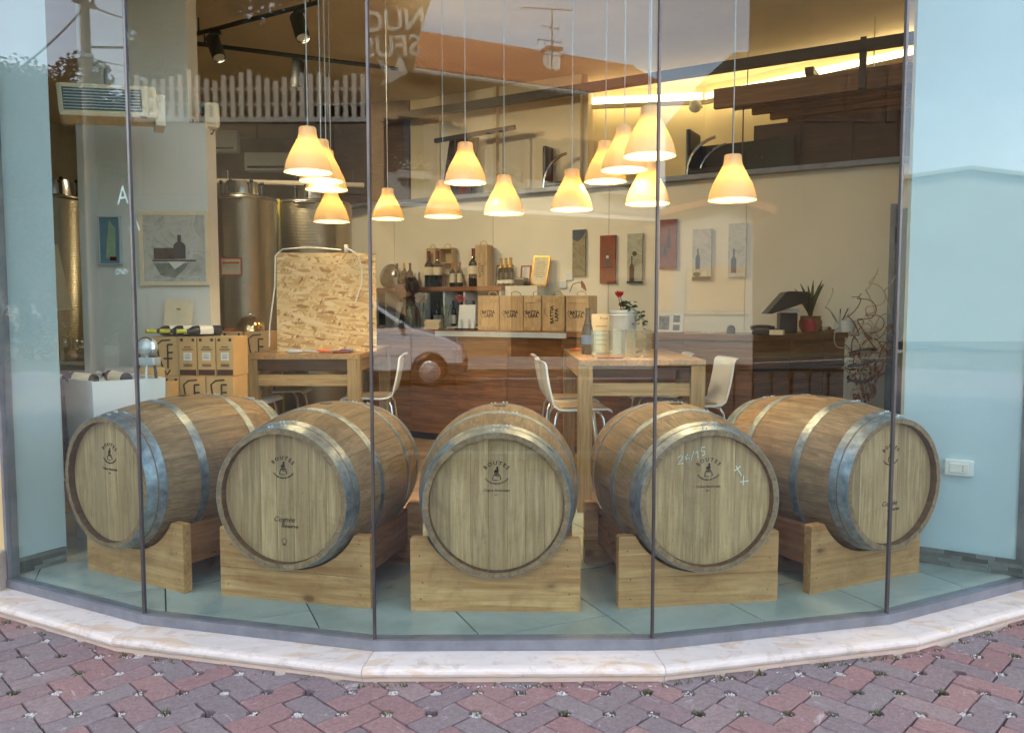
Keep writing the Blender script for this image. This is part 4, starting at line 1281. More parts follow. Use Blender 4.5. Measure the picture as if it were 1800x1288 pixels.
# paintings on the oblique wall
def pbox(label, u0, u1, v0, v1, mat, deco):
    a, b = WP(u0, v1, .02), WP(u1, v1, .02); c = WP((u0 + u1) / 2, v0, .02)
    w = (b.xy - a.xy).length; z0 = min(a.z, b.z); h = c.z - (a.z + b.z) / 2
    t = thing('painting', label, 'painting', ((a.x + b.x) / 2, (a.y + b.y) / 2, (a.z + b.z) / 2), WROT, 'canvases on the back wall')
    MB().box((0, 0, h / 2), (w, .03, h)).build('canvas', mat, t)
    deco(t, w, h)
def silhouette(t, w, h, x, z0, z1, r, mat, name='painted_bottle'):
    H = z1 - z0
    pts = [(-r, 0), (r, 0), (r, .55 * H), (r * .75, .64 * H), (r * .3, .72 * H), (r * .3, H), (-r * .3, H), (-r * .3, .72 * H), (-r * .75, .64 * H), (-r, .55 * H)]
    MB().prism([(x * w + p[0], z0 * 1 + p[1]) for p in pts], -.0172, -.0155, None, 'Y').build(name, mat, t)
M_PBLUE = plain('painted_slate', srgb(64, 76, 92), .7, 0, .3, 20); M_PBROWN = plain('painted_brown', srgb(70, 30, 24), .7, 0, .3, 20)
def d1(t, w, h):
    n = 14
    MB().prism([(-w / 2, h)] + [(w * (-.5 + k / n), h * (.80 - .1 * math.sin(math.pi * k / n) + .12 * k / n)) for k in range(n + 1)] + [(w / 2, h)], -.017, -.0155, None, 'Y').build('painted_field', M_PBLUE, t)
def d2(t, w, h):
    silhouette(t, w, h, .0, .34 * h, .78 * h, .1 * w, M_DARK); MB().box((0, -.0165, .335 * h), (w * .8, .002, .008)).build('painted_edge', M_PBROWN, t); MB().box((0, -.018, .55 * h), (w * .16, .001, .06 * h)).build('painted_label', M_PAPER, t)
def d3(t, w, h):
    silhouette(t, w, h, -.18, .03 * h, .55 * h, .16 * w, M_PBROWN); MB().ball((.0, -.0165, .6 * h), .16 * w, 8, 6, None, (1, .06, 1)).build('painted_rose', M_PBROWN, t); MB().box((0, -.0165, .012), (w, .002, .02)).build('painted_edge', M_DARK, t)
def d4(t, w, h):
    silhouette(t, w, h, .05, .42 * h, .82 * h, .13 * w, M_PBROWN); silhouette(t, w, h, -.25, .25 * h, .55 * h, .1 * w, M_PBLUE)
def d5(t, w, h):
    silhouette(t, w, h, -.2, .22 * h, .62 * h, .12 * w, M_PBLUE); MB().box((.0, -.0165, .04 * h), (w, .002, .07 * h)).build('painted_table', M_DARK, t); MB().box((.16 * w, -.0168, .13 * h), (w * .3, .002, .09 * h)).build('painted_card', M_PAPER, t); MB().ball((-.25 * w, -.0165, .12 * h), .2 * w, 8, 6, None, (1, .05, .6)).build('painted_leaves', M_GREEN, t)
def d6(t, w, h):
    silhouette(t, w, h, -.18, .03 * h, .53 * h, .15 * w, M_PBLUE); MB().box((0, -.0163, .04 * h), (w, .002, .075 * h)).build('painted_table', M_ZINC, t)
pbox('narrow ochre and slate canvas nearest the wall shelf', 1007, 1029, 404, 485, MM['paint_ochre'], d1)
pbox('narrow rust red canvas with a white necked bottle', 1055, 1082, 414, 498, MM['paint_rust'], d2)
pbox('narrow sage canvas with a brown bottle holding a rose', 1103, 1129, 411, 498, MM['paint_sage'], d3)
pbox('narrow rust brown canvas hung higher beside the mullion', 1160, 1189, 386, 473, MM['paint_rust'], d4)
pbox('narrow pale canvas with blue bottle and table with card', 1217, 1250, 403, 493, MM['paint_pale'], d5)
pbox('narrow pale canvas with a slate blue bottle, last in the row', 1280, 1311, 393, 487, MM['paint_grey'], d6)
for (u, v, lb) in ((1001, 486, 'small white thermostat on the wall under the first canvas'), (990, 500, 'small white blank plate beside the thermostat')):
    q = WP(u, v, .012); t = tag(MB().box((0, 0, 0), (.085, .02, .085), bev=.006).build('wall_plate', M_WHITE), lb, 'wall plate'); t.location = q; t.rotation_euler = (0, 0, WROT)

# ------------------------------------------------------------------ counter and what stands on it
CZ = 1.157
CC = Vector((2.0, 6.6)); CE = -WE
ctr = thing('bar_counter', 'long brown wooden bar counter running across the back of the shop', 'counter', (CC.x, CC.y, 0), WROT)
NP = 7; LC = 4.15
for k in range(NP):
    w = LC / NP
    MB().box((-w * (k + .5), .03, (CZ - .06 + .08) / 2), (w - .004, .05, CZ - .14)).build('front_panel', M_COUNT, ctr)
MB().box((-LC / 2, .12, .04), (LC, .08, .08)).build('plinth', M_DARK, ctr)
MB().box((-LC / 2 + .01, .30, CZ - .025), (LC + .02, .68, .05), bev=.004).build('top', M_CTOP, ctr)
MB().box((-LC / 2 + .01, .3, CZ - .09), (LC - .03, .5, .06)).build('rail', M_COUNT, ctr)
MB().box((-2.45, -.045, CZ - .035), (1.5, .012, .05)).build('steel_edge', M_ZINC, ctr)
# return wing
RW = Vector((3.22, 7.47)) - CC; rl = RW.length; ra = math.atan2(RW.y, RW.x)
wg = thing('counter_wing', 'darker end wing of the bar counter beside the willow branches', 'counter', (CC.x + .012, CC.y + .02, 0), ra)
for k in range(3):
    MB().box((rl * (k + .5) / 3, .03, .56), (rl / 3 - .004, .05, 1.09)).build('front_panel', M_COUNT, wg)
MB().box((rl / 2 + .02, .24, CZ - .026), (rl, .52, .05), bev=.004).build('top', M_COUNT, wg)
MB().box((rl / 2, -.003, .86), (rl - .01, .02, .02)).build('groove_bar', M_DARK, wg)
MB().box((rl / 2, -.003, .40), (rl - .01, .02, .02)).build('groove_bar', M_DARK, wg)
def on_ctr(u, off=0.12, z=CZ):
    d = ray(u, 580); a = CC - WN * 0 ; nrm = WN
    k = (CC - WN * off).dot(nrm) / d.xy.dot(nrm)
    return V(d.x * k, d.y * k, z + .0006)
for k, (u0, u1, rot) in enumerate(((840, 877, 0), (878.5, 919, 0), (920.5, 951, 0), (953, 992, 1), (995, 1034, 0))):
    a, b = on_ctr(u0), on_ctr(u1); w = (b - a).length
    m = (a + b) / 2
    h = 1.36 + (545 - 520) * m.y / FPX - CZ
    t = thing('wine_case', ('first', 'second', 'third', 'fourth', 'fifth')[k] + ' pale wooden wine case in the row on the counter' + (', print turned sideways' if rot else ''), 'wine case', tuple(m), WROT, 'wooden wine cases on the counter')
    MB().box((0, .1, h / 2), (w, .2, h), bev=.003).build('case', M_CASE, t)
    if k not in (1,):
        for z in (h * .06, h * .86): MB().box((0, -.003, z), (w - .01, .006, h * .1)).build('batten', M_CASE, t)
    MB().tube([(-w * .15, .08, h), (-w * .12, .06, h + .03), (w * .1, .04, h + .045), (w * .24, .06, h + .03), (w * .26, .08, h)], .005, 6).build('rope_handle', M_ROPE, t)
    rr = R(90) if rot else 0
    if rot:
        put_text('BATTIA', .052, M_INK, t, (-.012, -.0012, h * .46), 0, 'print', rr, bold=.0015); put_text('LAPA', .052, M_INK, t, (.038, -.0012, h * .46), 0, 'print', rr, bold=.0015)
    else:
        put_text('BATTIA', .046, M_INK, t, (0, -.0012, h * .52), 0, 'print', 0, bold=.0015); put_text('LAPA', .046, M_INK, t, (.008, -.0012, h * .42), 0, 'print', 0, bold=.0015)
    strokes('print', [[(-.085, h * .58), (-.1, h * .52), (-.085, h * .42), (-.06, h * .35)]], .002, M_INK, t, Matrix.Translation((0, -.001, 0)) if not rot else Matrix.Translation((0, -.001, .02)))
t = thing('chilli_spray', 'dried red chilli on a wire lying on the last wine case', 'decoration', tuple(on_ctr(1018, .1, 1.52)), WROT)
MB().tube([(-.1, 0, .01), (-.06, -.02, .08), (.0, -.02, .1), (.03, -.02, .09)], .004, 6).build('stem', M_WILLOW, t)
MB().tube([(.03, -.02, .11), (.05, -.02, .06), (.08, -.02, .02)], [.008, .022, .006], 8).build('pod', M_CAPR, t)
# vases, flowers, menus
def flowers(name, label, p, n, rad, z, mat, leaf=True, vase=True, cat='flowers', stem_h=.2):
    t = thing(name, label, cat, tuple(p))
    if vase: MB().lathe([(0, 0), (.05, 0), (.055, .02), (.045, .12), (.05, .2)], 18).build('vase', M_CLEAR, t)
    f = MB()
    for k in range(n):
        a, q = rng.uniform(0, 6.28), rad * math.sqrt(rng.random())
        c = (q * math.cos(a), q * math.sin(a), z + rng.uniform(-rad, rad) * .8)
        for j in range(3):
            M = Matrix.Translation(c) @ Matrix.Rotation(rng.uniform(0, 6), 4, 'Z') @ Matrix.Rotation(rng.uniform(-.9, .9), 4, 'X')
            f.add([(0, 0, 0), (.016, .008, .006), (.022, 0, .01), (.016, -.008, .006)], [(0, 1, 2, 3)], False, M)
    f.build('petals', mat, t)
    st = MB()
    for k in range(5): st.tube([(rng.uniform(-.02, .02), rng.uniform(-.02, .02), .02), (rng.uniform(-.03, .03), rng.uniform(-.02, .02), z)], .003, 5)
    st.build('stems', M_GREEN, t)
    return t
flowers('flower_vase', 'glass vase of cream white flowers on the counter', on_ctr(742, .35), 150, .065, .33, M_WHITEP)
flowers('flower_vase', 'glass vase with a few pink flowers behind the white box', on_ctr(811, .45), 70, .05, .32, M_PINKP)
for u, lb in ((721, 'clear glass vase nearest the van reflection on the counter'), (785, 'clear glass vase with green stems beside the white box')):
    t = thing('glass_vase', lb, 'vase', tuple(on_ctr(u, .2)))
    MB().lathe([(0, .004), (.06, .004), (.062, .02), (.055, .14), (.06, .24)], 20).build('wall', M_CLEAR, t)
    s_ = MB()
    for k in range(6): s_.tube([(rng.uniform(-.03, .03), rng.uniform(-.03, .03), .01), (rng.uniform(-.05, .05), rng.uniform(-.04, .04), .26)], .004, 5)
    s_.build('stems', M_GREEN, t)
t = thing('menu_stand', 'white menu board in a clear stand beside the wine cases', 'menu', tuple(on_ctr(820, .12)), WROT)
MB().box((0, .02, .13), (.2, .035, .25), rx=R(-6), bev=.004).build('board', M_WHITE, t)
MB().box((0, .02, .008), (.24, .12, .016)).build('foot', M_BLACK, t)
for x in (-.05, .04): MB().box((x, -.02, .06), (.012, .008, .1)).build('clip', M_ZINC, t)
t = thing('coloured_cards', 'stack of cream cards lying on the counter by the vases', 'cards', tuple(on_ctr(765, .2)), WROT)
for k in range(5): MB().box((rng.uniform(-.01, .01), 0, .012 + .02 * k), (.2, .12, .017), rng.uniform(-.1, .1)).build('card', M_CREAMP, t)
t = thing('photo_board', 'white board with black and white photographs standing on the counter', 'photograph', tuple(on_ctr(1178, .1)), WROT)
MB().box((0, .0, .088), (.235, .012, .17), rx=R(-8)).build('board', M_PAPER, t)
for x, z, w, h in ((-.055, .09, .095, .12), (.06, .125, .06, .06), (.06, .05, .06, .05)): MB().box((x, -.0085 + .14 * (z - .088), z), (w, .003, h), rx=R(-8)).build('photograph', plain('photo_%d' % int(x * 1000 + z * 1000), (.12, .11, .11, 1), .5, 0, .9, 22), t)
MB().box((0, 0, .004), (.24, .06, .008)).build('foot', M_BLACK, t)
t = tag(MB().lathe([(0, 0), (.036, 0), (.036, .04), (.03, .06), (.015, .072), (0, .075)], 16).build('desk_bell', M_DARK), 'small dark dome shaped bell on the counter', 'bell'); t.location = on_ctr(1285, .1)
t = tag(MB().box((0, 0, .006), (.25, .16, .012), bev=.003).build('leaflet_stack', M_CREAMP), 'flat pile of leaflets on the counter by the bell', 'leaflets'); t.location = on_ctr(1262, .25); t.rotation_euler = (0, 0, .3)
t = thing('desk_telephone', 'black desk telephone lying beside the till screen', 'telephone', tuple(on_ctr(1345, .12)), WROT)
MB().box((0, 0, .02), (.19, .15, .04), rx=R(8), bev=.012).build('base', M_BLACK, t)
MB().tube([(-.11, -.03, .05), (-.06, -.03, .065), (.03, -.03, .065), (.08, -.03, .05)], [.02, .014, .014, .02], 8).build('handset', M_BLACK, t)
t = thing('card_box', 'small pale box between the telephone and the till', 'box', tuple(on_ctr(1366, .05)), WROT); MB().box((0, 0, .02), (.11, .07, .04), bev=.003).build('carton', M_CREAMP, t)
# till with tilted screen
t = thing('till_screen', 'black till with large tilted screen on the counter corner', 'till', tuple(P(1383, 585, 7.05) * 1), R(-8)); t.location.z = CZ
MB().box((0.0, 0, .09), (.15, .16, .18), bev=.012).build('base', M_BLACK, t)
MB().box((0, -.01, .2), (.17, .2, .03), bev=.008).build('printer_slot', M_ZINC, t)
MB().prism([(-.20, .17), (-.16, .17), (.13, .27), (.14, .36), (-.01, .365), (-.04, .36)], -.16, .14, None, 'Y').build('screen', M_BLACK, t)
# bromeliad in wrapped pot
pq = P(1424, 583, 7.2)
t = thing('potted_bromeliad', 'green strap leaved plant in a red and brown wrapped pot', 'plant', (pq.x, pq.y, CZ))
MB().lathe([(0, 0), (.07, 0), (.095, .05), (.1, .1), (.085, .13), (.09, .15)], 20).build('pot_wrap', M_TERR, t)
MB().lathe([(.097, .01), (.103, .06), (.1, .12)], 8, None, True, R(-150), R(-85)).build('red_paper', M_REDP, t)
lf = MB()
for k in range(13):
    a = k * 2.4; tilt = rng.uniform(.12, .75); l = rng.uniform(.22, .36)
    pts = [Vector((0, 0, .14))]; 
    for j in range(1, 6): s_ = j / 5; pts.append(Vector((math.cos(a) * l * tilt * s_ ** 1.5, math.sin(a) * l * tilt * s_ ** 1.5, .14 + l * s_ * (1 - .25 * tilt * s_))))
    lf.tube(pts, [.014, .017, .017, .014, .009, .002], 4, True, False)
lf.build('leaves', M_GREEN, t)
# pen pot and trinkets
pq = P(1475, 580, 7.4)
t = thing('pen_pot', 'grey pot bristling with red and dark sticks on the counter end', 'pot', (pq.x, pq.y, CZ))
MB().lathe([(0, 0), (.04, 0), (.045, .09), (.04, .09)], 14).build('pot', M_ZINC, t)
for k in range(9):
    a = rng.uniform(0, 6.28); MB().tube([(0, 0, .05), (.09 * math.cos(a), .05 * math.sin(a), .2 + rng.uniform(-.03, .04))], .005, 5).build('stick', rng.choice((M_CAPR, M_DARK, M_ZINC)), t)
pq = P(1490, 578, 7.35)
t = tag(MB().lathe([(0, 0), (.05, 0), (.06, .06), (.062, .11), (.056, .11), (.05, .02)], 18).build('white_pot', M_WHITE), 'plain white pot at the very end of the counter', 'pot'); t.location = (pq.x, pq.y, CZ)
pq = P(1452, 583, 7.22)
t = thing('pine_cone_dish', 'low dish of pale dried pods beside the wrapped plant', 'dish', (pq.x, pq.y, CZ))
MB().lathe([(0, .002), (.06, .004), (.08, .03)], 16).build('dish', M_TERR, t)
for k in range(9): MB().ball((rng.uniform(-.05, .05), rng.uniform(-.05, .05), .035), .02, 7, 5).build('pod', rng.choice((M_CREAMP, M_WILLOW, M_PEB)), t)
# curly willow in a floor vase
pw_ = P(1512, 720, 6.9)
t = thing('willow_branches', 'tall curly willow branches in a floor vase before the grey door', 'branches', (pw_.x, pw_.y, 0))
MB().lathe([(0, 0), (.09, 0), (.11, .1), (.1, .35), (.07, .5), (.075, .55)], 18).build('vase', M_DARK, t)
r2 = random.Random(5)
for k in range(20):
    m = M_WILLOWW if k % 2 else M_WILLOW
    pts = [Vector((r2.uniform(-.03, .03), r2.uniform(-.03, .03), .45))]
    a = r2.uniform(0, 6.28); lean = r2.uniform(.02, .34); top = r2.uniform(1.2, 1.72) if k % 3 else r2.uniform(.95, 1.3)
    n = 56
    for j in range(1, n):
        s_ = j / (n - 1); w = .055 * (0.3 + s_); q = j * .42
        pts.append(Vector((math.cos(a) * lean * s_ + w * math.sin(q * 1.15 + k), math.sin(a) * lean * .6 * s_ + w * .7 * math.cos(q * 1.35 + 2 * k), .45 + (top - .45) * s_ + .03 * math.sin(q * 1.7 + k))))
    MB().tube(pts, [.0085 * (1 - .75 * j / (n - 1)) + .001 for j in range(n)], 6).build('branch', m, t)
for z in (.78, .9, 1.0):
    MB().tube([(.11 * math.cos(q), .1 * math.sin(q), z + .03 * math.sin(q + z * 9)) for q in [k * .5 for k in range(14)]], .011, 6).build('dark_band', M_DARK, t)

# ------------------------------------------------------------------ tables and chairs
TZ = 1.03
def table(label, x0, x1, y0, y1):
    t = thing('bar_table', label, 'table', ((x0 + x1) / 2, (y0 + y1) / 2, 0), 0, 'high wooden tables')
    w, d = x1 - x0, y1 - y0
    for k in range(4):
        MB().box((-w / 2 + w * (k + .5) / 4, 0, TZ - .02), (w / 4 - .001, d, .04), bev=.002).build('top_board', M_TABLE, t)
    for sx in (-1, 1):
        for sy in (-1, 1):
            MB().box((sx * (w / 2 - .05), sy * (d / 2 - .05), (TZ - .04) / 2), (.095, .095, TZ - .041), bev=.003).build('leg', M_TLEG, t)
        MB().box((sx * (w / 2 - .035), 0, TZ - .09), (.03, d - .2, .095)).build('apron', M_TABLE, t)
        MB().box((0, sx * (d / 2 - .035), TZ - .085), (w - .2, .03, .085)).build('apron', M_DARKW, t)
        MB().box((0, sx * (d / 2 - .045), TZ - .20), (w - .2, .035, .085)).build('stretcher', M_TABLEX, t)
    return t
table('high wooden table with glasses, bucket and bottle on it', .44, 1.29, 5.28, 6.85)
table('high wooden table carrying the chipboard panel', -2.02, -1.145, 5.98, 7.5)
def shell_mesh():
    w = .40
    prof = [(.225, .655), (.215, .668), (.19, .676), (.05, .672), (-.09, .668), (-.15, .675), (-.185, .70), (-.205, .74), (-.225, .82), (-.24, .90), (-.25, .98), (-.262, 1.0), (-.28, 1.008)]
    mb = MB(); vs, fs = [], []
    n = 8; th = .014
    N = len(prof)
    for lay in (0, 1):
        for i, (x, z) in enumerate(prof):
            a, b = prof[max(i - 1, 0)], prof[min(i + 1, N - 1)]
            tx, tz = b[0] - a[0], b[1] - a[1]; L = math.hypot(tx, tz)
            nx, nz = -tz / L, tx / L
            if nz < 0 and i < 6: nx, nz = -nx, -nz
            for k in range(n + 1):
                y = (k / n - .5) * w * (1 if z < .7 else 1 - .12 * (z - .7))
                cv = .02 * (2 * k / n - 1) ** 2 * (1 if z > .72 else .2)
                vs.append((x + cv - lay * th * (1 if z > .72 else 0), y, z - lay * th * (0 if z > .72 else 1)))
    S = N * (n + 1)
    for i in range(N - 1):
        for k in range(n):
            q = (i * (n + 1) + k, i * (n + 1) + k + 1, (i + 1) * (n + 1) + k + 1, (i + 1) * (n + 1) + k)
            fs.append(q); fs.append(tuple(x + S for x in q[::-1]))
    for i in range(N - 1):
        for k in (0, n):
            a, b = i * (n + 1) + k, (i + 1) * (n + 1) + k
            fs.append((a, b, b + S, a + S))
    for i in (0, N - 1):
        for k in range(n):
            a = i * (n + 1) + k; fs.append((a, a + 1, a + 1 + S, a + S))
    return mb.add(vs, fs, True).mesh('shell', M_CHAIR)
shell_me = shell_mesh()
def chair_leg(sx, sy):
    return MB().tube([(sx * .10, sy * .12, .655), (sx * .15, sy * .165, .64), (sx * .17, sy * .18, .6), (sx * .24, sy * .22, .0)], .011, 10).mesh('leg', M_CHROME)
leg_mes = [chair_leg(sx, sy) for sx in (-1, 1) for sy in (-1, 1)]
rest_me = MB().tube([(.21, -.20, .27), (.21, .20, .27)], .009, 8).mesh('foot_rest', M_CHROME)
pad_me = MB().box((.02, 0, .6795), (.30, .30, .006), bev=.002).mesh('seat_inlay', M_CSEAT)
def chair(label, x, y, rz):
    t = thing('bar_chair', label, 'chair', (x, y, 0), rz, 'white bar chairs with chrome legs')
    link('seat_shell', shell_me, t); link('seat_inlay', pad_me, t); link('foot_rest', rest_me, t)
    for m in leg_mes: link('leg', m, t)
    return t
chair('white bar chair nearest the middle barrel at the table with glasses', .46, 5.72, R(4))
chair('white bar chair behind the first one at the table with glasses', .44, 6.3, R(2))
chair('white bar chair with a wooden box on its seat', 1.36, 5.95, R(186))
chair('white bar chair under the far side of the table with glasses', 1.2, 6.6, R(178))
chair('white bar chair beside the second mullion at the chipboard table', -1.14, 6.45, R(184))
chair('white bar chair at the cartons end of the chipboard table', -2.1, 6.25, R(-3))
chair('white bar chair pushed under the far part of the chipboard table', -2.02, 6.95, R(3))
# box on the chair
t = thing('wooden_wine_box', 'small upright wooden box standing on a white chair seat', 'wooden box', (1.36, 5.93, .684), R(10))
MB().box((0, 0, .155), (.125, .125, .31), bev=.004).build('case', M_CASE, t)
for z in (.02, .29): MB().box((0, -.064, z), (.12, .006, .03)).build('batten', M_CASE, t)
MB().tube([(-.04, 0, .31), (-.02, 0, .335), (.02, 0, .335), (.04, 0, .31)], .005, 6).build('rope_handle', M_DARK, t)
put_text('LAPA', .05, M_INK, t, (.01, -.0632, .16), 0, 'print', R(90))
# on the near table
q = P(1033, 613, 5.95)
bottle('sparkling wine bottle with black foil and blue label on the high table', (.565, 5.95, TZ + .0005), .345, .046, M_BLUEB, M_CAPK, plain('blue_label', srgb(70, 104, 150), .5), 'spark', (.22, .42))
def tumbler(label, p, r=.075, h=.19, sq=True):
    t = thing('glass_vase', label, 'vase', tuple(p), R(12))
    n = 4 if sq else 20
    w = r * (1.414 if sq else 1)
    MB().lathe([(0, .0), (w * .86, .0), (w * .9, .004), (w, h)], n, Matrix.Rotation(R(45), 4, 'Z'), not sq).build('outer_wall', M_CLEAR, t)
    MB().lathe([(0, .022), (w * .84, .022), (w * .95, h)], n, Matrix.Rotation(R(45), 4, 'Z'), not sq).build('inner_wall', M_CLEAR, t)
    return t
tumbler('square clear glass vase nearest on the high table', (.615, 5.52, TZ + .0005), .055)
tumbler('square clear glass vase standing close beside the nearest one', (.74, 5.60, TZ + .0005), .05)
tumbler('square clear glass vase with a cork in it, by the mullion', (.90, 5.66, TZ + .0005), .075)
t = tag(MB().cyl((0, 0, 0), (.045, 0, .012), .011).build('cork', M_DARK), 'dark cork lying in the glass vase by the mullion', 'cork'); t.location = (.88, 5.66, TZ + .034)
t = thing('zinc_bucket', 'pale zinc bucket planter with cyclamen behind the glass vases', 'bucket', (.84, 6.05, TZ + .0005))
MB().lathe([(0, 0), (.093, 0), (.097, .01), (.103, .30), (.107, .305), (.107, .33), (.1, .33), (.098, .28), (0, .28)], 28).build('wall', M_ZINC, t)
MB().lathe([(.1065, .285), (.109, .29), (.1065, .295)], 28).build('bead', M_ZINC, t)
fo = MB()
for k in range(90):
    a = rng.uniform(-1.2, 1.6); q = rng.uniform(.0, .2); zz = .34 + rng.uniform(-.02, .06) - max(0, q - .08) * 1.3
    M = Matrix.Translation((q * math.cos(a), q * math.sin(a) * .7, zz)) @ Matrix.Rotation(rng.uniform(0, 6), 4, 'Z') @ Matrix.Rotation(rng.uniform(-.9, .9), 4, 'X')
    fo.add([(0, -.005, 0), (.025, -.02, .004), (.05, 0, -.004), (.025, .02, .004)], [(0, 1, 2, 3)], False, M)
fo.build('leaves', M_LEAF2, t)
MB().tube([(-.0, 0, .3), (-.02, 0, .36), (-.035, -.01, .43)], .003, 5).build('stem', M_CAPR, t)
MB().tube([(.01, 0, .3), (.0, 0, .36), (-.02, -.01, .43)], .003, 5).build('stem', M_CAPR, t)
pe = MB()
for k in range(9):
    M = Matrix.Translation((-.03, -.01, .425)) @ Matrix.Rotation(k * .7, 4, 'Z') @ Matrix.Rotation(R(-55) + .1 * (k % 3), 4, 'Y')
    pe.add([(0, -.012, 0), (.03, -.02, .0), (.06, 0, .006), (.03, .02, 0)], [(0, 1, 2, 3)], False, M)
pe.build('petals', M_REDP, t)
t = thing('price_card', 'cream upright price card standing beside the zinc bucket', 'card', (.70, 6.25, TZ + .0005), R(-4))
MB().box((0, 0, .15), (.15, .006, .30), rx=R(-4)).build('card', M_CREAMP, t)
put_text('Pinot', .03, M_INK, t, (.02, -.013, .265)); printed_lines(t, .15, .3, 5, z0=.2, z1=.68, y=-.009)
t = thing('corkscrew', 'orange handled tool lying at the table corner', 'tool', (.53, 6.45, TZ + .012), R(25))
MB().tube([(-.05, 0, 0), (.0, 0, .002), (.05, 0, 0)], [.009, .012, .009], 8).build('handle', M_ORANGE, t)
MB().box((.09, 0, 0), (.09, .03, .016), bev=.004).build('head', M_DARK, t)
t = thing('chain_trinket', 'small tangle of red and dark cord lying before the vases', 'trinket', (.6, 5.38, TZ + .008))
MB().tube([(.05 * math.cos(k) + .008 * k, .02 * math.sin(k * 1.7), 0) for k in range(14)], .005, 5).build('cord_loop', M_CAPR, t)
# chipboard panel and tools on the other table
a, b = P(491, 608, 6.35), P(652, 608, 6.35)
t = thing('chipboard_panel', 'upright square chipboard panel standing on the high table', 'panel', ((a.x + b.x) / 2 + .02, 6.35, TZ + .0005), R(3))
MB().box((0, 0, .39), (b.x - a.x + .05, .022, .78), rx=R(-2)).build('sheet', MM['osb'], t)
t = thing('power_strip', 'small white socket block with cable hung on the chipboard panel', 'socket')
q = P(609, 437, 6.33); t.location = q
MB().box((0, 0, 0), (.03, .03, .06), bev=.006).build('block', M_WHITE, t)
MB().tube([(0, -.02, .0), (.05, -.02, -.02), (.1, -.03, -.06), (.125, -.03, -.16), (.12, -.03, -.28), (.07, -.03, -.42)], .006, 8).build('cable', M_WHITE, t)
MB().tube([(-.04, .0, -.01), (-.3, .0, .01), (-.5, -.01, -.005), (-.555, -.03, -.06), (-.56, -.04, -.3), (-.6, -.06, -.6), (-.6, -.08, -.77)], .006, 8).build('cable', M_WHITE, t)
def driver(label, x, y, rz, hm, l=.28):
    t = thing('screwdriver', label, 'screwdriver', (x, y, TZ + .0165), rz)
    MB().tube([(0, 0, 0), (.02, 0, 0), (.09, 0, 0), (.11, 0, 0)], [.012, .016, .015, .008], 10).build('handle', hm, t)
    MB().cyl((.11, 0, 0), (l, 0, -.006), .0035, n=8).build('blade', M_CHROME, t)
driver('blue handled screwdriver in front of the chipboard panel', -1.22, 6.1, R(176), M_BLUE, .38)
driver('orange handled screwdriver in front of the chipboard panel', -1.5, 6.12, R(5), M_ORANGE)
driver('grey handled screwdriver lying across the chipboard table', -1.72, 6.1, R(2), M_ZINC, .24)
t = thing('pliers', 'black pliers with spread handles by the mullion on the chipboard table', 'pliers', (-1.3, 6.06, TZ + .012))
MB().tube([(.1, 0, 0), (.02, .01, 0), (-.06, .04, 0)], [.004, .01, .009], 8).build('grip', M_BLACK, t); MB().tube([(.1, .01, 0), (.02, 0, 0), (-.06, -.03, 0)], [.004, .01, .009], 8).build('grip', M_CAPR, t)

# ------------------------------------------------------------------ cartons by the partition
def carton(label, p, w, d, h, style, rz=0.0):
    t = thing('wine_carton', label, 'carton', tuple(p), rz, 'brown wine cartons by the partition')
    MB().box((0, 0, h / 2), (w, d, h), bev=.003).build('box', M_CARTON, t)
    y = -d / 2
    if style == 'label':
        MB().box((0, y - .001, h * .1), (w * .92, .003, h * .14)).build('band', M_CBAND, t)
        MB().box((0, y - .001, h * .5), (w * .46, .003, h * .2)).build('paper_label', M_PAPER, t)
        for z, ww in ((.50, .3), (.46, .3), (.55, .3)): MB().box((0, y - .003, h * z), (w * ww, .002, .003)).build('text_line', M_DARK, t)
        for z, ww in ((.68, .6), (.74, .4), (.3, .5), (.26, .5)): MB().box((0, y - .001, h * z), (w * ww, .002, .006)).build('text_line', M_CBAND, t)
        for x in (-.32, .32): MB().box((x * w, y - .001, h * .92), (.018, .002, .02)).build('pictogram', M_CBAND, t)
    if style == 'shield':
        S = lambda q: [(a * h, h * .5 + b * h) for a, b in q]
        strokes('shield_logo', [S([(.12, .42), (-.1, .40), (-.22, .30), (-.18, .0), (-.06, -.34), (.02, -.46), (.1, -.34)]), S([(.05, .30), (.05, -.3)]), S([(.05, .30), (.18, .30)]), S([(.05, .10), (.18, .10)]), S([(-.06, -.05), (.16, -.05)])], .006, M_INK, t, Matrix.Translation((0, y - .001, 0)))
    return t
def bench(label, x0, x1, y0, y1, z):
    t = thing('low_bench', label, 'bench', ((x0 + x1) / 2, (y0 + y1) / 2, 0))
    w, d = x1 - x0, y1 - y0
    MB().box((0, 0, z - .02), (w, d, .04)).build('top', M_TABLE, t)
    for sx in (-1, 1):
        for sy in (-1, 1): MB().box((sx * (w / 2 - .04), sy * (d / 2 - .04), (z - .04) / 2), (.06, .06, z - .041)).build('leg', M_TLEG, t)
YC = 5.45
def cx_(u, Y=YC): return (u - 900) * Y / FPX
hC = 70 * YC / FPX
zc1 = 1.36 - (662 - 545) * YC / FPX          # boundary between the two rows
bench('low wooden bench under the stacked cartons', cx_(262), cx_(415), YC - .02, YC + .42, zc1 - hC - .0005)
row_t = [(264, 311, 'shield', 'pale shield carton at the corner of the upper carton row'), (312, 344, 'label', 'first labelled carton in the upper row'), (345, 377, 'label', 'middle labelled carton in the upper row'), (378, 409, 'label', 'labelled carton in the upper row nearest the chair')]
for k, (u0, u1, st, lb) in enumerate(row_t):
    w = cx_(u1) - cx_(u0) - .003
    carton(lb, ((cx_(u0) + cx_(u1)) / 2, YC + .16 + (.0 if k else .02), zc1 + .0008), w, .3, hC, st)
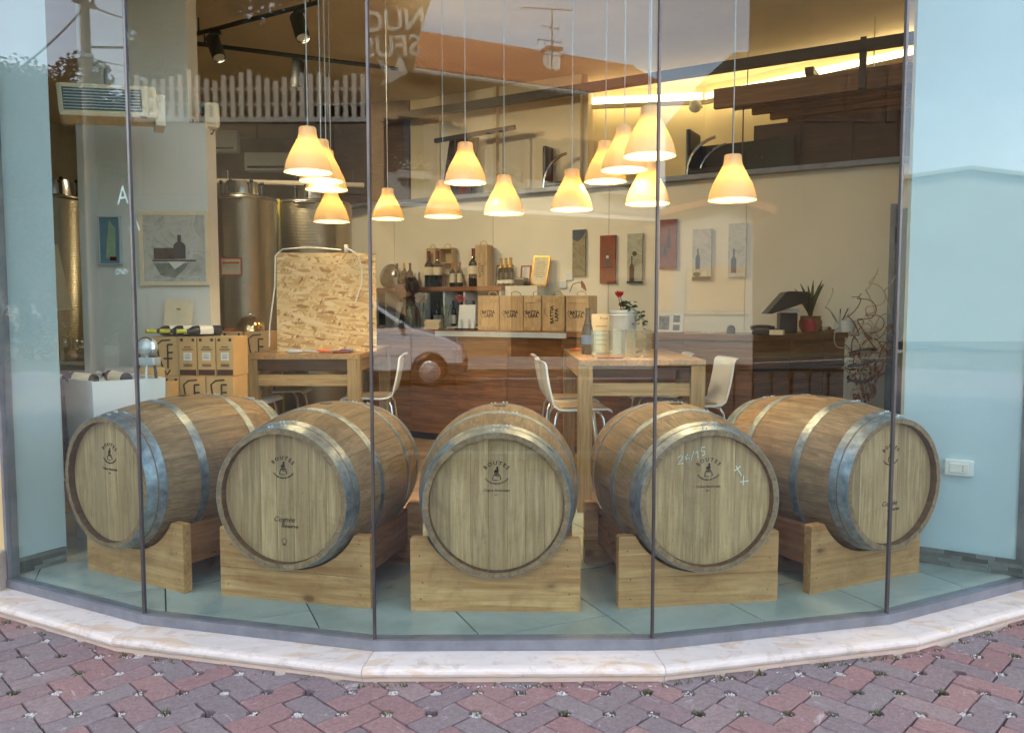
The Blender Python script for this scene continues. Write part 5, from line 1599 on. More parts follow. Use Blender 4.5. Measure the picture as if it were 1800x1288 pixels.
row_b = [(285, 312, 'label', 'narrow carton end in the lower row beside the basin'), (313, 359, 'shield', 'shield carton in the middle of the lower row'), (360, 408, 'shield', 'shield carton in the lower row nearest the chair')]
for u0, u1, st, lb in row_b:
    w = cx_(u1) - cx_(u0) - .003
    carton(lb, ((cx_(u0) + cx_(u1)) / 2, YC + .15, zc1 - hC), w, .3, hC - .001, st)
YC2 = 6.5
bench('wooden bench behind the carton stack below the tank', cx_(384, YC2), cx_(474, YC2), YC2, YC2 + .36, .875)
for k, (u0, u1, st) in enumerate(((386, 426, 'label'), (428, 471, 'shield'))):
    carton(('carton with tools on it below the steel tank', 'shield carton next to the table corner below the tank')[k], ((cx_(u0, YC2) + cx_(u1, YC2)) / 2, YC2 + .17, .8758), cx_(u1, YC2) - cx_(u0, YC2) - .004, .3, .31, st)
t = thing('steel_cloche', 'shiny brass coloured dome lid lying on the cartons before the tank', 'lid', (cx_(430, YC2), YC2 + .15, 1.1868))
MB().lathe([(.13, 0), (.127, .03), (.105, .08), (.06, .115), (.0, .125)], 24).build('dome', plain('brass', (.62, .42, .2, 1), .15, 1.0), t)
MB().ball((0, 0, .135), .014).build('knob', M_CHROME, t)
t = thing('orange_trowel', 'orange handled tool on the cartons beside the dome lid', 'tool', (cx_(400, YC2), YC2 + .1, 1.2)); MB().tube([(-.06, 0, 0), (0, 0, .002), (.06, 0, 0)], [.01, .014, .01], 8).build('handle', M_ORANGE, t); MB().box((-.11, 0, -.006), (.1, .05, .004)).build('blade', M_DARK, t)
M90 = Matrix.Rotation(R(90), 4, 'Y')
for k, (u, rz, lb) in enumerate(((292, R(222), 'lying bottle with lime capsule at the front of the carton top'), (318, R(216), 'lying bottle with wide white label on the carton top'), (346, R(220), 'lying bottle half behind the others on the carton top'))):
    bottle(lb, (cx_(u) + .1, YC + .17, zc1 + hC + .0395), .30, .037, M_BLUEB, M_CAPY, M_PAPER, 'bordeaux', (.2, .5), 'bottles lying on the cartons', rz, Matrix.Rotation(R(90), 4, 'Y'))
# brown flap of open carton by the basin
t = thing('open_carton', 'open brown carton between the white basin and the stacked cartons', 'carton', (cx_(272, 5.2), 5.2, 0), R(8))
MB().box((0, .1, .44), (.17, .2, .88)).build('box', M_CARTON, t); MB().box((-.02, -.01, .93), (.15, .004, .12), rx=R(-20)).build('flap', M_CARTON, t)

# ------------------------------------------------------------------ partition, its pictures and the left side
YP = 6.0
xa, xb = cx_(147, YP), cx_(371, YP)
part = struct(MB().box(((xa + xb) / 2, YP + .1, 1.37), (xb - xa, .2, 2.74)).build('partition', M_PART))
struct(MB().box(((xa + cx_(337, YP)) / 2, YP + .16, ZC / 2 + 1.37), (cx_(337, YP) - xa, .2, ZC - 2.74)).build('column', M_PART))
def wallpic(label, u0, u1, v0, v1, fm, inner, b=.016):
    a, c = P(u0, v1, YP), P(u1, v0, YP)
    return frame(label, ((a.x + c.x) / 2, YP - .022, a.z), c.x - a.x, c.z - a.z, fm, inner, 0, 0, .03, 'painting', 'framed_picture', b), c.x - a.x, c.z - a.z
t, w, h = wallpic('large grey still life painting in a pale frame on the partition', 250, 369, 372, 502, M_CREAMP, MM['paint_grey'], .03)
silhouette(t, w, h, .08, .36 * h, .68 * h, .045, M_DARK)
MB().box((-.14 * w, -.0125, .43 * h), (.3 * w, .004, .15 * h)).build('painted_box', plain('painted_crate', srgb(74, 54, 42), .7, 0, .6, 26), t); MB().box((0, -.012, .335 * h), (.62 * w, .003, .012)).build('painted_edge', M_DARK, t)
MB().prism([(-.05, .33 * h), (.1, .34 * h), (.03, .25 * h), (0, .22 * h)], -.0125, -.011, None, 'Y').build('painted_cloth', M_PAPER, t)
MB().prism([(.2 * w, .35 * h), (.26 * w, .6 * h), (.3 * w, .62 * h), (.25 * w, .37 * h)], -.0127, -.011, None, 'Y').build('painted_leaf', M_ZINC, t)
MB().prism([(-.3 * w, .3 * h), (-.2 * w, .14 * h), (.0, .1 * h), (.12 * w, .2 * h), (.2 * w, .3 * h)], -.0115, -.010, None, 'Y').build('painted_shade', plain('painted_shade', srgb(120, 128, 118), .7, 0, .5, 14), t)
t, w, h = wallpic('small blue and green poster in a thin frame on the partition', 178, 214, 381, 466, M_ZINC, plain('poster_blue', srgb(120, 152, 166), .5, 0, .1, 3), .01)
MB().prism([(-.03, .05), (.04, .05), (.045, h - .09), (0, h - .03)], -.0095, -.007, None, 'Y').build('printed_shape', plain('poster_green', srgb(176, 196, 160), .5), t); MB().box((.025, -.010, .045), (.05, .003, .03)).build('printed_stamp', M_CAPR, t)
t = thing('leaning_card', 'cream card leaning on the partition above the cartons', 'card', (cx_(310, 5.85), 5.86, zc1 + hC + .001), R(3)); t.rotation_euler = (R(-6), R(4), R(3))
MB().box((0, 0, .13), (.2, .006, .27)).build('card', M_CREAMP, t); MB().box((.0, -.004, .19), (.03, .003, .012)).build('printed_mark', M_CAPG, t)
# fan coil unit
t = thing('fan_coil_unit', 'white slanted fan heater unit with dark grille above the partition', 'heater', tuple(P(190, 186, 5.2)), R(27))
MB().box((0, 0, 0), (.56, .30, .2), ry=R(-4), bev=.02).build('housing', M_CREAMP, t)
MB().box((-.03, -.148, .0), (.44, .012, .135), ry=R(-4)).build('grille', plain('grille_grey', (.13, .14, .12, 1), .7, 0, .3, 90), t)
for k in range(7): MB().box((-.03, -.156, -.055 + .018 * k), (.43, .006, .004), ry=R(-4)).build('grille_bar', M_ZINC, t)
MB().box((.3, 0, -.02), (.06, .24, .2), bev=.01).build('end_cover', M_CREAM, t); MB().box((.2, -.152, -.085), (.04, .006, .012)).build('badge', M_DARK, t)
put_text('OLIMPIA', .028, M_INK, t, (.333, -.05, 0), R(90), 'lettering', R(90))
MB().tube([(0, .1, .1), (0, .3, .3), (0, .75, .34)], .015, 8).build('bracket', M_ZINC, t)
t = thing('wall_floodlight', 'pale wall lamp bracket at the edge of the partition top', 'lamp', tuple(P(372, 205, 6.1)))
MB().box((0, 0, 0), (.11, .12, .19), R(25), bev=.03).build('housing', M_CREAMP, t); MB().box((-.05, -.03, .05), (.05, .06, .09), R(25), bev=.01).build('lens', M_DARK, t)
MB().tube([(-.14, 0, -.02), (-.14, 0, -.12), (0, 0, -.13), (.05, 0, -.05)], .006, 6).build('bracket', M_DARK, t)
# steel tanks
def tank(label, u0, u1, vtop, Y, lid=True, sign=False):
    xc = cx_((u0 + u1) / 2, Y); r = (cx_(u1, Y) - cx_(u0, Y)) / 2
    zt = P(0, vtop, Y).z
    t = thing('steel_tank', label, 'tank', (xc, Y, 0), 0, 'ribbed steel wine tanks')
    MB().lathe([(r, .15), (r, zt), (r * .96, zt + .015), (r * .3, zt + .06)], 40).build('shell', MM['tank_steel'], t)
    MB().lathe([(r + .006, zt - .02), (r + .012, zt - .01), (r + .006, zt)], 40).build('rim', M_STEELD, t)
    MB().lathe([(.0, .16), (.15, .155), (.16, .12), (.17, .0)], 24, Matrix.Translation((0, 0, zt + .02))).build('hatch', M_STEELD, t)
    for k in range(6):
        a = k * 1.047 + .3; MB().cyl((.19 * math.cos(a), .19 * math.sin(a), zt + .03), (.19 * math.cos(a), .19 * math.sin(a), zt + .16), .009, n=8).build('clamp', M_DARK, t); MB().ball((.19 * math.cos(a), .19 * math.sin(a), zt + .17), .02, 8, 6).build('clamp_knob', M_BLACK, t)
    MB().cyl((-r * .75, -r * .72, .2), (-r * .75, -r * .72, zt + .02), .018).build('level_tube', M_YEL, t)
    for k in range(3):
        a = k * 2.1; MB().cyl((r * .85 * math.cos(a), r * .85 * math.sin(a), 0), (r * .85 * math.cos(a), r * .85 * math.sin(a), .2), .03).build('leg', M_STEELD, t)
    MB().cyl((-.1, -r - .02, zt - .03), (.12, -r - .02, zt - .03), .012).build('handle_bar', M_CHROME, t)
    if sign:
        M = Matrix.Translation((.0, -r - .012, P(0, 472, Y).z))
        MB().box((0, 0, 0), (.21, .008, .17), M=M).build('notice', M_SIGN, t); MB().box((0, -.005, 0), (.18, .004, .145), M=M).build('notice_sheet', M_CREAMP, t); MB().box((0, -.008, .035), (.16, .003, .02), M=M).build('notice_line', M_SIGN, t)
tank('ribbed steel wine tank with an orange framed notice', 372, 490, 352, 8.0, True, True)
tank('ribbed steel wine tank behind the pendant lamp cluster', 492, 620, 360, 8.6)
tank('ribbed steel wine tank in the dark bay behind the end pier', 60, 152, 350, 7.6)
t = thing('split_air_conditioner', 'long white split air conditioner on the rear wall above the tanks', 'air conditioner', tuple(P(485, 286, 11.5)))
MB().box((0, 0, 0), (.85, .2, .26), bev=.03).build('housing', M_WHITE, t); MB().box((0, -.1, -.08), (.75, .02, .03)).build('outlet', M_DARK, t)
t = thing('vent_box', 'small pale vent box on the rear wall beside the partition', 'vent', tuple(P(395, 250, 11.5))); MB().box((0, 0, 0), (.4, .15, .3), bev=.02).build('housing', M_WHITE, t); MB().box((0, -.08, -.1), (.3, .01, .02)).build('slot', M_DARK, t)
t = thing('pipe_shelf', 'dark horizontal pipe run along the rear wall above the tanks', 'pipe'); MB().tube([P(372, 318, 9.6), P(640, 326, 9.6)], .03, 8).build('pipe', M_CONC, t)
for uu in (400, 520, 620): MB().tube([P(uu, 320, 9.6), P(uu, 300, 9.6)], .01, 6).build('hanger', M_DARK, t)
# dark bay: back counter with glasses, paper lamp
t = thing('paper_lamp', 'tall wedge shaped paper floor lamp in the dark bay behind the end pier', 'lamp', tuple(P(104, 650, 6.4))); t.location.z = 0
za, zb = P(100, 545, 6.4).z, P(100, 470, 6.4).z
MB().lathe([(.13, za), (.06, zb), (.03, zb + .18)], 4, None, False).build('shade', M_CREAMP, t); MB().cyl((0, 0, 0), (0, 0, za + .1), .012).build('stand', M_CHROME, t); MB().lathe([(0, .02), (.12, .015), (.13, 0)], 20).build('foot', M_CHROME, t)
L = bpy.data.lights.new('paper_lamp_light', 'POINT'); L.energy = LAMP_W * .25; L.color = (1, .7, .4); L.shadow_soft_size = .05
lo = bpy.data.objects.new('paper_lamp_light', L); COL.objects.link(lo); lo.parent = t; lo.location = (0, 0, za - .12)
t = thing('back_bar', 'dark bar shelf stacked with glasses in the bay behind the end pier', 'shelf', (cx_(120, 6.9), 6.9, 0))
MB().box((0, .15, .86), (.7, .3, .04)).build('top', M_BLACK, t); MB().box((0, .28, .5), (.7, .03, .8)).build('back', M_ZINC, t)
for z in (.2, .5): MB().box((0, .15, z), (.68, .28, .02)).build('shelf', M_DARK, t)
for x in (-.33, .33): MB().box((x, .15, .43), (.03, .28, .85)).build('side', M_DARK, t)
for k in range(6): stem_glass(('first', 'second', 'third', 'fourth', 'fifth', 'sixth')[k] + ' wine glass in the cluster on the dark back bar', (cx_(120, 6.9) - .08 + .075 * k, 7.0 + .05 * (k % 2), .8815), 1.1)
for k, x in enumerate((-.13, .12)):
    t = thing('crown_display', ('first', 'second')[k] + ' dark arch topped display stand with white crest below the back bar', 'display', (cx_(116, 6.7) + x, 6.72, .36))
    MB().prism([(-.1, 0), (.1, 0), (.1, .2)] + [(.1 * math.cos(a), .2 + .09 * math.sin(a)) for a in [q * math.pi / 8 for q in range(1, 8)]] + [(-.1, .2)], 0, .03, None, 'Y').build('board', M_DARK, t); strokes('crest', [[(-.03, .25), (-.04, .16), (0, .1), (.03, .16)], [(0, .24), (0, .12)], [(-.02, .2), (.03, .2)]], .005, M_CHALK, t, Matrix.Translation((0, -.003, 0)))
# white basin plinth with things in it
A3, B3, D3 = V(-2.34, 4.42, 0), V(-2.06, 4.72, 0), V(-2.66, 4.74, 0)
t = thing('white_basin', 'tall white tapered trough plinth behind the end barrel', 'plinth', tuple(A3), math.atan2(B3.y - A3.y, B3.x - A3.x))
w, d, h = (B3 - A3).length, .46, .96
def taper(z0, z1, i0, i1, inset0=0, inset1=0):
    return [(i0, i0, z0), (w - i0, i0, z0), (w - i0, d - i0, z0), (i0, d - i0, z0), (i1, i1, z1), (w - i1, i1, z1), (w - i1, d - i1, z1), (i1, d - i1, z1)]
MB().add(taper(0, h, .03, 0), [(3, 2, 1, 0), (0, 1, 5, 4), (1, 2, 6, 5), (2, 3, 7, 6), (3, 0, 4, 7)]).add(taper(h - .09, h, .04, .022), [(0, 1, 2, 3), (0, 4, 5, 1), (1, 5, 6, 2), (2, 6, 7, 3), (3, 7, 4, 0)]).add([(0, 0, h), (w, 0, h), (w, d, h), (0, d, h), (.022, .022, h), (w - .022, .022, h), (w - .022, d - .022, h), (.022, d - .022, h)], [(0, 1, 5, 4), (1, 2, 6, 5), (2, 3, 7, 6), (3, 0, 4, 7)]).build('trough', M_WHITE, t)
MW = t.matrix_basis.copy()
rzB = t.rotation_euler.z
def inb(x, y, z): 
    c_, s_ = math.cos(rzB), math.sin(rzB); return (A3.x + c_ * x - s_ * y, A3.y + s_ * x + c_ * y, z)
for k, (x, y, rr, lb) in enumerate(((.12, .28, 40, 'dark bottle with white capped end lying in the white trough by the pier'), (.28, .22, 20, 'dark bottle with white capped end lying in the middle of the trough'))):
    t2_ = bottle(lb, inb(x, y, h - .015), .26, .036, M_BOTTLE, M_PAPER, M_CREAMP, 'bordeaux', (.1, .5), 'bottles lying in the white trough', rzB + R(rr + 90), Matrix.Rotation(R(84), 4, 'Y'))
t = thing('spot_lamp', 'small silver round spotlight on stubby legs on the trough edge', 'spotlight', inb(.33, .05, h + .001), R(-10))
MB().ball((0, 0, .18), .058, 16, 12).build('head', M_SILV, t); MB().lathe([(.05, 0), (.062, .01), (.05, .02)], 20, Matrix.Translation((0, -.01, .18)) @ Matrix.Rotation(R(80), 4, 'X')).build('ring', M_CHROME, t)
MB().box((0, 0, .10), (.13, .07, .05), bev=.012).build('body', M_SILV, t); MB().box((0, 0, .125), (.12, .06, .012)).build('band', M_DARK, t)
for x in (-.05, .0, .05): MB().tube([(x, -.01, .09), (x * 1.3, -.02, .0)], .008, 6).build('leg', M_DARK if x else M_SILV, t)

# ------------------------------------------------------------------ ceiling tracks
FILL_W = 30.0  # fill beams added to brighten the walls; only one head known lit
FILL_AIM = [V(-.8, 9.4, 1.9), V(2.2, 7.6, 1.9), V(-3.5, 9.0, 2.4)]
def track(label, a, b, spots):
    t = thing('spot_track', label, 'track light')
    MB().tube([a, b], .022, 4, True, False).build('rail', M_DARK, t)
    for f_, tilt in ((.06, 0), (.94, 0)):
        q = a.lerp(b, f_); MB().cyl(q, (q.x, q.y, ZC), .008, n=6).build('hanger', M_DARK, t)
    for f_, rx, ry in spots:
        q = a.lerp(b, f_)
        M = Matrix.Translation(q + V(0, 0, -.17)) @ Matrix.Rotation(rx, 4, 'X') @ Matrix.Rotation(ry, 4, 'Y')
        hd = MB().lathe([(.0, .12), (.055, .12), (.062, .11), (.062, -.10), (.058, -.12), (.05, -.11)], 18, M).build('spot_head', M_DARK, t)
        MB().lathe([(0, -.108), (.05, -.108)], 18, M).build('lens', M_PAPER, hd)
        MB().tube([q, q + V(-.04, -.02, -.05), q + V(-.05, -.02, -.12), q + V(0, 0, -.14)], .007, 6).build('cable', M_BLACK, t)
        MB().box(q + V(0, 0, -.035), (.1, .03, .03)).build('adapter', M_DARK, t)
        L = bpy.data.lights.new('fill_beam', 'SPOT'); L.energy = FILL_W; L.color = (1.0, 0.76, 0.48); L.spot_size = R(110); L.spot_blend = 1.0; L.shadow_soft_size = .05
        lo = bpy.data.objects.new('fill_beam', L); COL.objects.link(lo); lo.parent = t
        o_ = q + V(0, 0, -.31); tgt = FILL_AIM.pop(0)
        lo.location = o_; lo.rotation_euler = (tgt - o_).to_track_quat('-Z', 'Y').to_euler()
track('dark ceiling spot track nearer the window with two spotlights', P(337, 62, 7.6), P(560, 4, 6.95), ((.2, R(-20), R(-22)), (.86, R(-20), R(-18))))
track('dark ceiling spot track farther back with one spotlight', P(337, 76, 8.0), P(700, 122, 8.4), ((.50, R(10), R(4)),))

# ------------------------------------------------------------------ person behind the counter
def person(label, loc, rz):
    t = thing('person', label, 'person', tuple(loc), rz)
    J = {}
    vs = [(0, 0, .92), (0, 0, 1.08), (0, 0, 1.25), (.01, 0, 1.40), (.03, 0, 1.475), (.05, 0, 1.54),
          (0, .17, 1.38), (.03, .22, 1.16), (.14, .2, .98), (0, -.17, 1.38), (.03, -.22, 1.16), (.14, -.2, .98),
          (0, .09, .88), (.01, .1, .48), (0, .1, .06), (0, -.09, .88), (.01, -.1, .48), (0, -.1, .06), (.09, .1, .03), (.09, -.1, .03), (.2, .2, .95), (.2, -.2, .95)]
    es = [(0, 1), (1, 2), (2, 3), (3, 4), (4, 5), (3, 6), (6, 7), (7, 8), (3, 9), (9, 10), (10, 11), (0, 12), (12, 13), (13, 14), (0, 15), (15, 16), (16, 17), (14, 18), (17, 19), (8, 20), (11, 21)]
    rad = [.15, .135, .15, .13, .055, .05, .068, .048, .034, .068, .048, .034, .095, .062, .045, .095, .062, .045, .035, .035, .03, .03]
    me = bpy.data.meshes.new('body'); me.from_pydata(vs, es, [])
    o = link('body', me, t); me.materials.append(M_CLOTH)
    sk = o.modifiers.new('skin', 'SKIN'); sk.use_smooth_shade = True
    for i, r in enumerate(rad):
        me.skin_vertices[0].data[i].radius = (r, r); me.skin_vertices[0].data[i].use_root = (i == 0)
    o.modifiers.new('sub', 'SUBSURF').levels = 2; o.modifiers['sub'].render_levels = 2
    hd = MB().ball((.06, 0, 1.60), .092, 18, 14, None, (1.05, .84, 1.22))
    hd.tube([(.145, 0, 1.625), (.172, 0, 1.590), (.15, 0, 1.578)], [.01, .016, .008], 8)
    hd.ball((.143, 0, 1.553), .017, 8, 6, None, (.7, 1.3, .5))
    hd.ball((.105, 0, 1.513), .035, 10, 8)
    for s in (-1, 1): hd.ball((.06, s * .078, 1.595), .022, 8, 6, None, (.8, .4, 1.3))
    head = hd.build('head', M_SKIN, t)
    for s in (-1, 1): MB().ball((.135, s * .034, 1.607), .011, 8, 6).build('eye', M_DARK, head)
    hr_ = MB(); r3 = random.Random(2)
    for k in range(150):
        a, e = r3.uniform(0, 6.28), r3.uniform(-.5, 1.5)
        d = Vector((math.cos(a) * math.cos(e), math.sin(a) * math.cos(e), math.sin(e)))
        if d.x > .45 and d.z < .45: continue
        c = Vector((.03, 0, 1.625)) + Vector((d.x * .115, d.y * .115, d.z * .115))
        hr_.ball(tuple(c), r3.uniform(.022, .036), 7, 5)
    hr_.build('hair', M_HAIR, t)
    MB().tube([(.11, .09, 1.44), (.12, .06, 1.38), (.15, .03, 1.25), (.165, .02, 1.1)], [.03, .035, .03, .028], 8).build('scarf', M_SCARF, t)
    return t
q = P(708, 560, 8.75)
person('person with dark curly hair, dark top and pale scarf behind the counter', (q.x + .03, q.y + .35, 0), R(195))

# ------------------------------------------------------------------ the street that the panes mirror
ZR = -0.16
struct(MB().box((0, -7.2, ZR - .05), (160, 11.0, .1)).build('road', M_ROAD))
kb = struct(MB().box((0, -1.6, ZR + .02), (60, .15, .1)).build('kerb', M_KERB))
for k in range(14):
    pass
ln = struct(MB().box((0, -11.2, ZR + .002), (120, .12, .004)).build('road_line', M_HOUSEW))
vg = struct(MB().box((0, -14.6, ZR + .03), (160, 3.8, .1)).build('verge', M_GROUND))
bw = thing('roadside_wall', 'low pale concrete wall along the far side of the road', 'wall')
for k in range(10):
    MB().box((-14 + 3.0 * k + 1.5, -13.1, .03), (2.98, .25, .36)).build('block', M_KERB, bw)

def tree(name, label, base, h, rad, n, fol, seed, trunk=.16, lean=0.0, low=.3):
    r = random.Random(seed)
    t = thing(name, label, 'tree', tuple(base), 0, 'trees across the street')
    tk = MB().tube([(0, 0, -.3), (.05, 0, h * .3), (lean * .5, .1, h * .6), (lean, 0, h * .9)], [trunk, trunk * .8, trunk * .5, trunk * .15], 10)
    blobs = []
    for k in range(34):
        a, e = r.uniform(0, 6.28), r.random()
        q = rad * math.sqrt(r.random()); z = h * (low + (1 - low) * e)
        s = 1 - .55 * abs(e - .4) / .6
        c = Vector((q * s * math.cos(a) + lean * e, q * s * math.sin(a), z))
        blobs.append((c, r.uniform(.22, .5) * rad))
        if k < 14: tk.tube([(lean * e * .6, 0, z * .75), c], [trunk * .3, .015], 6)
    tk.build('trunk', M_BARK, t)
    vs, fs = [], []
    for k in range(n):
        c, br = r.choice(blobs)
        d = Vector((r.gauss(0, 1), r.gauss(0, 1), r.gauss(0, 1))).normalized() * br * r.uniform(.55, 1.08)
        p = c + d
        a = Vector((r.gauss(0, 1), r.gauss(0, 1), r.gauss(0, .6))).normalized(); b = a.orthogonal().normalized()
        s = r.uniform(.045, .095) * (1 + rad * .08)
        o = len(vs)
        vs += [p - a * s, p + b * s * .5, p + a * s, p - b * s * .5]; fs.append((o, o + 1, o + 2, o + 3))
    me = bpy.data.meshes.new('crown'); me.from_pydata([tuple(v) for v in vs], [], fs); me.materials.append(fol)
    link('crown', me, t)
    return t
def gz(p, z=-.2): return Vector((p.x, p.y, z))
def height_at(i, u, v, D): return P(u, v, D).z
# pane 1: utility pole with wires, hedge-like trees along the street
pb = RF(1, 160, 300, 17)
t = thing('utility_pole', 'tall timber utility pole with insulators and wires', 'pole', (pb.x, pb.y, -.2))
hp = P(160, -4, 17).z + .2
MB().tube([(0, 0, 0), (0, 0, hp)], [.14, .095], 14).build('pole', M_POLE, t)
MB().box((0, 0, hp - .12), (.5, .09, .09), R(60)).build('cross_arm', M_POLE, t)
for k in (-1, 0, 1): MB().lathe([(.0, .14), (.035, .12), (.03, .06), (.045, .03), (.02, 0)], 10, Matrix.Translation((.2 * k * math.cos(R(60)), .2 * k * math.sin(R(60)), hp - .07))).build('insulator', M_SHUT, t)
MB().box((.0, .0, hp - 1.2), (.26, .26, .07)).build('clamp', M_ZINC, t)
def wire(label, p0, p1, sag, r=.018):
    pts = [p0.lerp(p1, k / 14) - V(0, 0, sag * 4 * (k / 14) * (1 - k / 14)) for k in range(15)]
    o = tag(MB().tube(pts, r, 6).build('overhead_wire', M_WIRE), label, 'wire')
def pp(dz): return Vector((pb.x, pb.y, -.2 + hp + dz))
wire('overhead wire dropping steeply from the pole top', pp(-.2), RF(1, 10, 138, 14.5), .1)
wire('overhead wire running from the pole top towards the first mullion', pp(-.1), RF(1, 300, 26, 24), .25)
wire('lower overhead cable on the pole towards the first mullion', pp(-1.0), RF(1, 300, 78, 24), .05, .03)
wire('thin overhead wire below the cable on the pole', pp(-1.2), RF(1, 300, 112, 24), .15, .01)
k = 0
for (u, v, D, rd, lb, fol) in ((30, 178, 26, 2.6, 'blue green tree at the end of the street beyond the pole', M_FOL2), (95, 160, 25, 2.4, 'brown green tree behind the utility pole', M_FOL),
                          (140, 140, 27, 2.2, 'tree with a spiky top beside the utility pole', M_FOL), (205, 125, 23, 2.4, 'tall bushy tree between the pole and the first mullion', M_FOL2)):
    p = RF(1, u, v, D); k += 1
    tree('street_tree', lb, gz(p), P(u, v, D).z + .25, rd, 26000, fol, 10 + k, .2, 0, .1)
# pane 2: terrace with picket fence, trees behind it
DT = 13.5
fa, fb = P(228, 200, DT), P(668, 222, DT)
fa2, fb2 = mirror(2, P(180, 200, DT)), mirror(2, P(720, 222, DT))
ztop = P(440, 213, DT).z
dirt = (fb2.xy - fa2.xy); Lf = dirt.length; dirt.normalize(); angt = math.atan2(dirt.y, dirt.x)
nb = Vector((-dirt.y, dirt.x))
if nb.dot(Vector((fa2.x, fa2.y))) < 0: nb = -nb          # away from the shop
tw = thing('terrace_wall', 'tall pale terrace wall carrying the picket fence', 'wall', (fa2.x, fa2.y, 0), angt)
sgn = 1 if (Vector((-math.sin(angt), math.cos(angt))).dot(nb) > 0) else -1
for k in range(8):
    for j in range(4):
        MB().box((Lf * (k + .5) / 8, sgn * .25, -.3 + (ztop + .3) * (j + .5) / 4), (Lf / 8 - .012, .4, (ztop + .3) / 4 - .012)).build('block', M_TERRW, tw)
MB().box((Lf / 2, sgn * .27, ztop + .03), (Lf + .2, .5, .08)).build('coping', M_KERB, tw)
MB().box((Lf / 2, sgn * 2.6, ztop - .1), (Lf + 1, 4.4, .18)).build('terrace', M_GROUND, tw)
pf = thing('picket_fence', 'white picket fence of uneven slats on the terrace wall', 'fence', (fa2.x, fa2.y, 0), angt)
n = int(Lf / .142)
for k in range(n):
    x = (k + .5) * Lf / n; h = .66 + .12 * (.5 + .5 * math.sin(k * .9)) + rng.uniform(-.04, .04)
    MB().box((x, sgn * .2, ztop + .075 + h / 2), (.078, .03, h), ry=rng.uniform(-.01, .01)).build('picket', M_PICKET, pf)
for z in (.25, .5): MB().box((Lf / 2, sgn * .235, ztop + .075 + z), (Lf, .03, .05)).build('rail', M_PICKET, pf)
k = 0
for (s, off, hh, rd, lb) in ((.8, 1.6, 4.6, 1.5, 'leafy tree on the terrace at the fence end near the street pole'), (2.3, 1.8, 5.2, 1.6, 'broad leafy tree behind the middle of the picket fence'), (3.6, 1.7, 4.4, 1.4, 'round leafy tree behind the picket fence beside the tallest'), (4.9, 2.0, 5.4, 1.6, 'bushy tree on the terrace behind the banner side of the fence')):
    p = Vector((fa2.x, fa2.y)) + dirt * s + nb * off; k += 1
    tree('terrace_tree', lb, (p.x, p.y, ztop), hh - 1.0, rd, 20000, M_FOL, 40 + k, .1, 0, .12)
# pane 3: banner on a pole
DB = 6.2
bn = RF(3, 735, 60, DB)
t = thing('feather_banner', 'brown feather banner with white lettering VINI NUOVI SFUSI', 'banner', (bn.x - .22, bn.y, PZ), R(180))
kx = DB / FPX
zb0, zb1 = P(690, 132, DB).z - PZ, P(690, -260, DB).z - PZ
wB = 125 * kx
MB().cyl((.24, .0, 0), (.24, .0, zb1 + .1), .018).build('pole', M_ALU, t); MB().lathe([(0, .05), (.2, .05), (.22, 0)], 20, Matrix.Translation((.24, 0, 0))).build('foot', M_DARK, t)
# local +x points to world -x, the face looks towards the shop; outline narrows at the lower end
xr0, xr1 = -.20, -.32
MB().prism([(xr0 + .02, zb0), (.24, zb0 + .0), (.24, zb1), (xr1 - .18, zb1), (xr1, P(0, 0, DB).z - PZ), (xr0 - .03, zb0 + .3)], -.006, .006, None, 'Y').build('cloth', M_FAB, t)
def line(s_, v, x):
    zz = P(690, v, DB).z - PZ
    put_text(s_, .215, M_LETTER, t, (x, -.0075, zz), 0, 'lettering', R(-4), align='LEFT', bold=.004)
for s_, v, dx in (('VINI', -20, -.04), ('NUOVI', 36, -.02), ('SFUSI', 82, .015)): line(s_, v, xr1 + .06 + dx)
MB().prism([(-.16, zb0 + .02), (-.08, zb0 + .14), (-.04, zb0 + .02), (.1, zb0 + .12), (.02, zb0 - .02), (.08, zb0 - .10), (-.06, zb0 - .04)], -.009, -.007, None, 'Y').build('arrow_mark', M_LETTER, t)
MB().tube([(-.20, -.01, zb0 + .0), (-.15, -.01, zb0 + .015), (-.12, -.01, zb0 + .08)], .008, 6).build('hook', M_BLACK, t)
# van
vx = lambda u: (u - 900) * 15.76 / FPX
t = thing('parked_van', 'white compact van standing on the road across from the window', 'van', (vx(835), -9.32, ZR), R(180))
# local +x runs to the rear, local y=0 is the side towards the shop and +y goes away from it
side = [(.06, .28), (.0, .42), (.0, .62), (.05, .82), (.35, .98), (1.0, 1.16), (1.75, 1.66), (2.0, 1.76), (3.2, 1.80), (4.35, 1.76), (4.5, 1.55), (4.52, .5), (4.48, .3)]
def arch(x, r=.37):
    return [(x + r * math.cos(a), .30 + r * math.sin(a)) for a in [math.pi * k / 8 for k in range(9)]]
low_ = [(p[0], max(p[1], .30)) for p in arch(3.55)] + [(p[0], max(p[1], .30)) for p in arch(.66)]
poly = side + [(4.0, .28)] + low_
mb = MB(); nn_ = len(poly)
mb.prism(poly, -.0, 1.7, None, 'Y')
bd = mb.build('body', M_VAN, t)
bv = bd.modifiers.new('bevel', 'BEVEL'); bv.width = .05; bv.segments = 3; bv.limit_method = 'ANGLE'; bv.angle_limit = R(50)
MB().prism([(1.18, 1.18), (1.78, 1.6), (2.12, 1.66), (2.12, 1.16)], -.004, .012, None, 'Y').build('side_window', M_PANE, t)
MB().prism([(2.2, 1.16), (2.2, 1.66), (3.1, 1.67), (3.1, 1.16)], -.004, .012, None, 'Y').build('side_window', M_PANE, t)
MB().add([(1.02, .1, 1.185), (1.02, 1.6, 1.185), (1.74, 1.52, 1.665), (1.74, .18, 1.665)], [(0, 1, 2, 3)], False, Matrix.Translation((-.012, 0, .012))).build('windscreen', M_PANE, t)
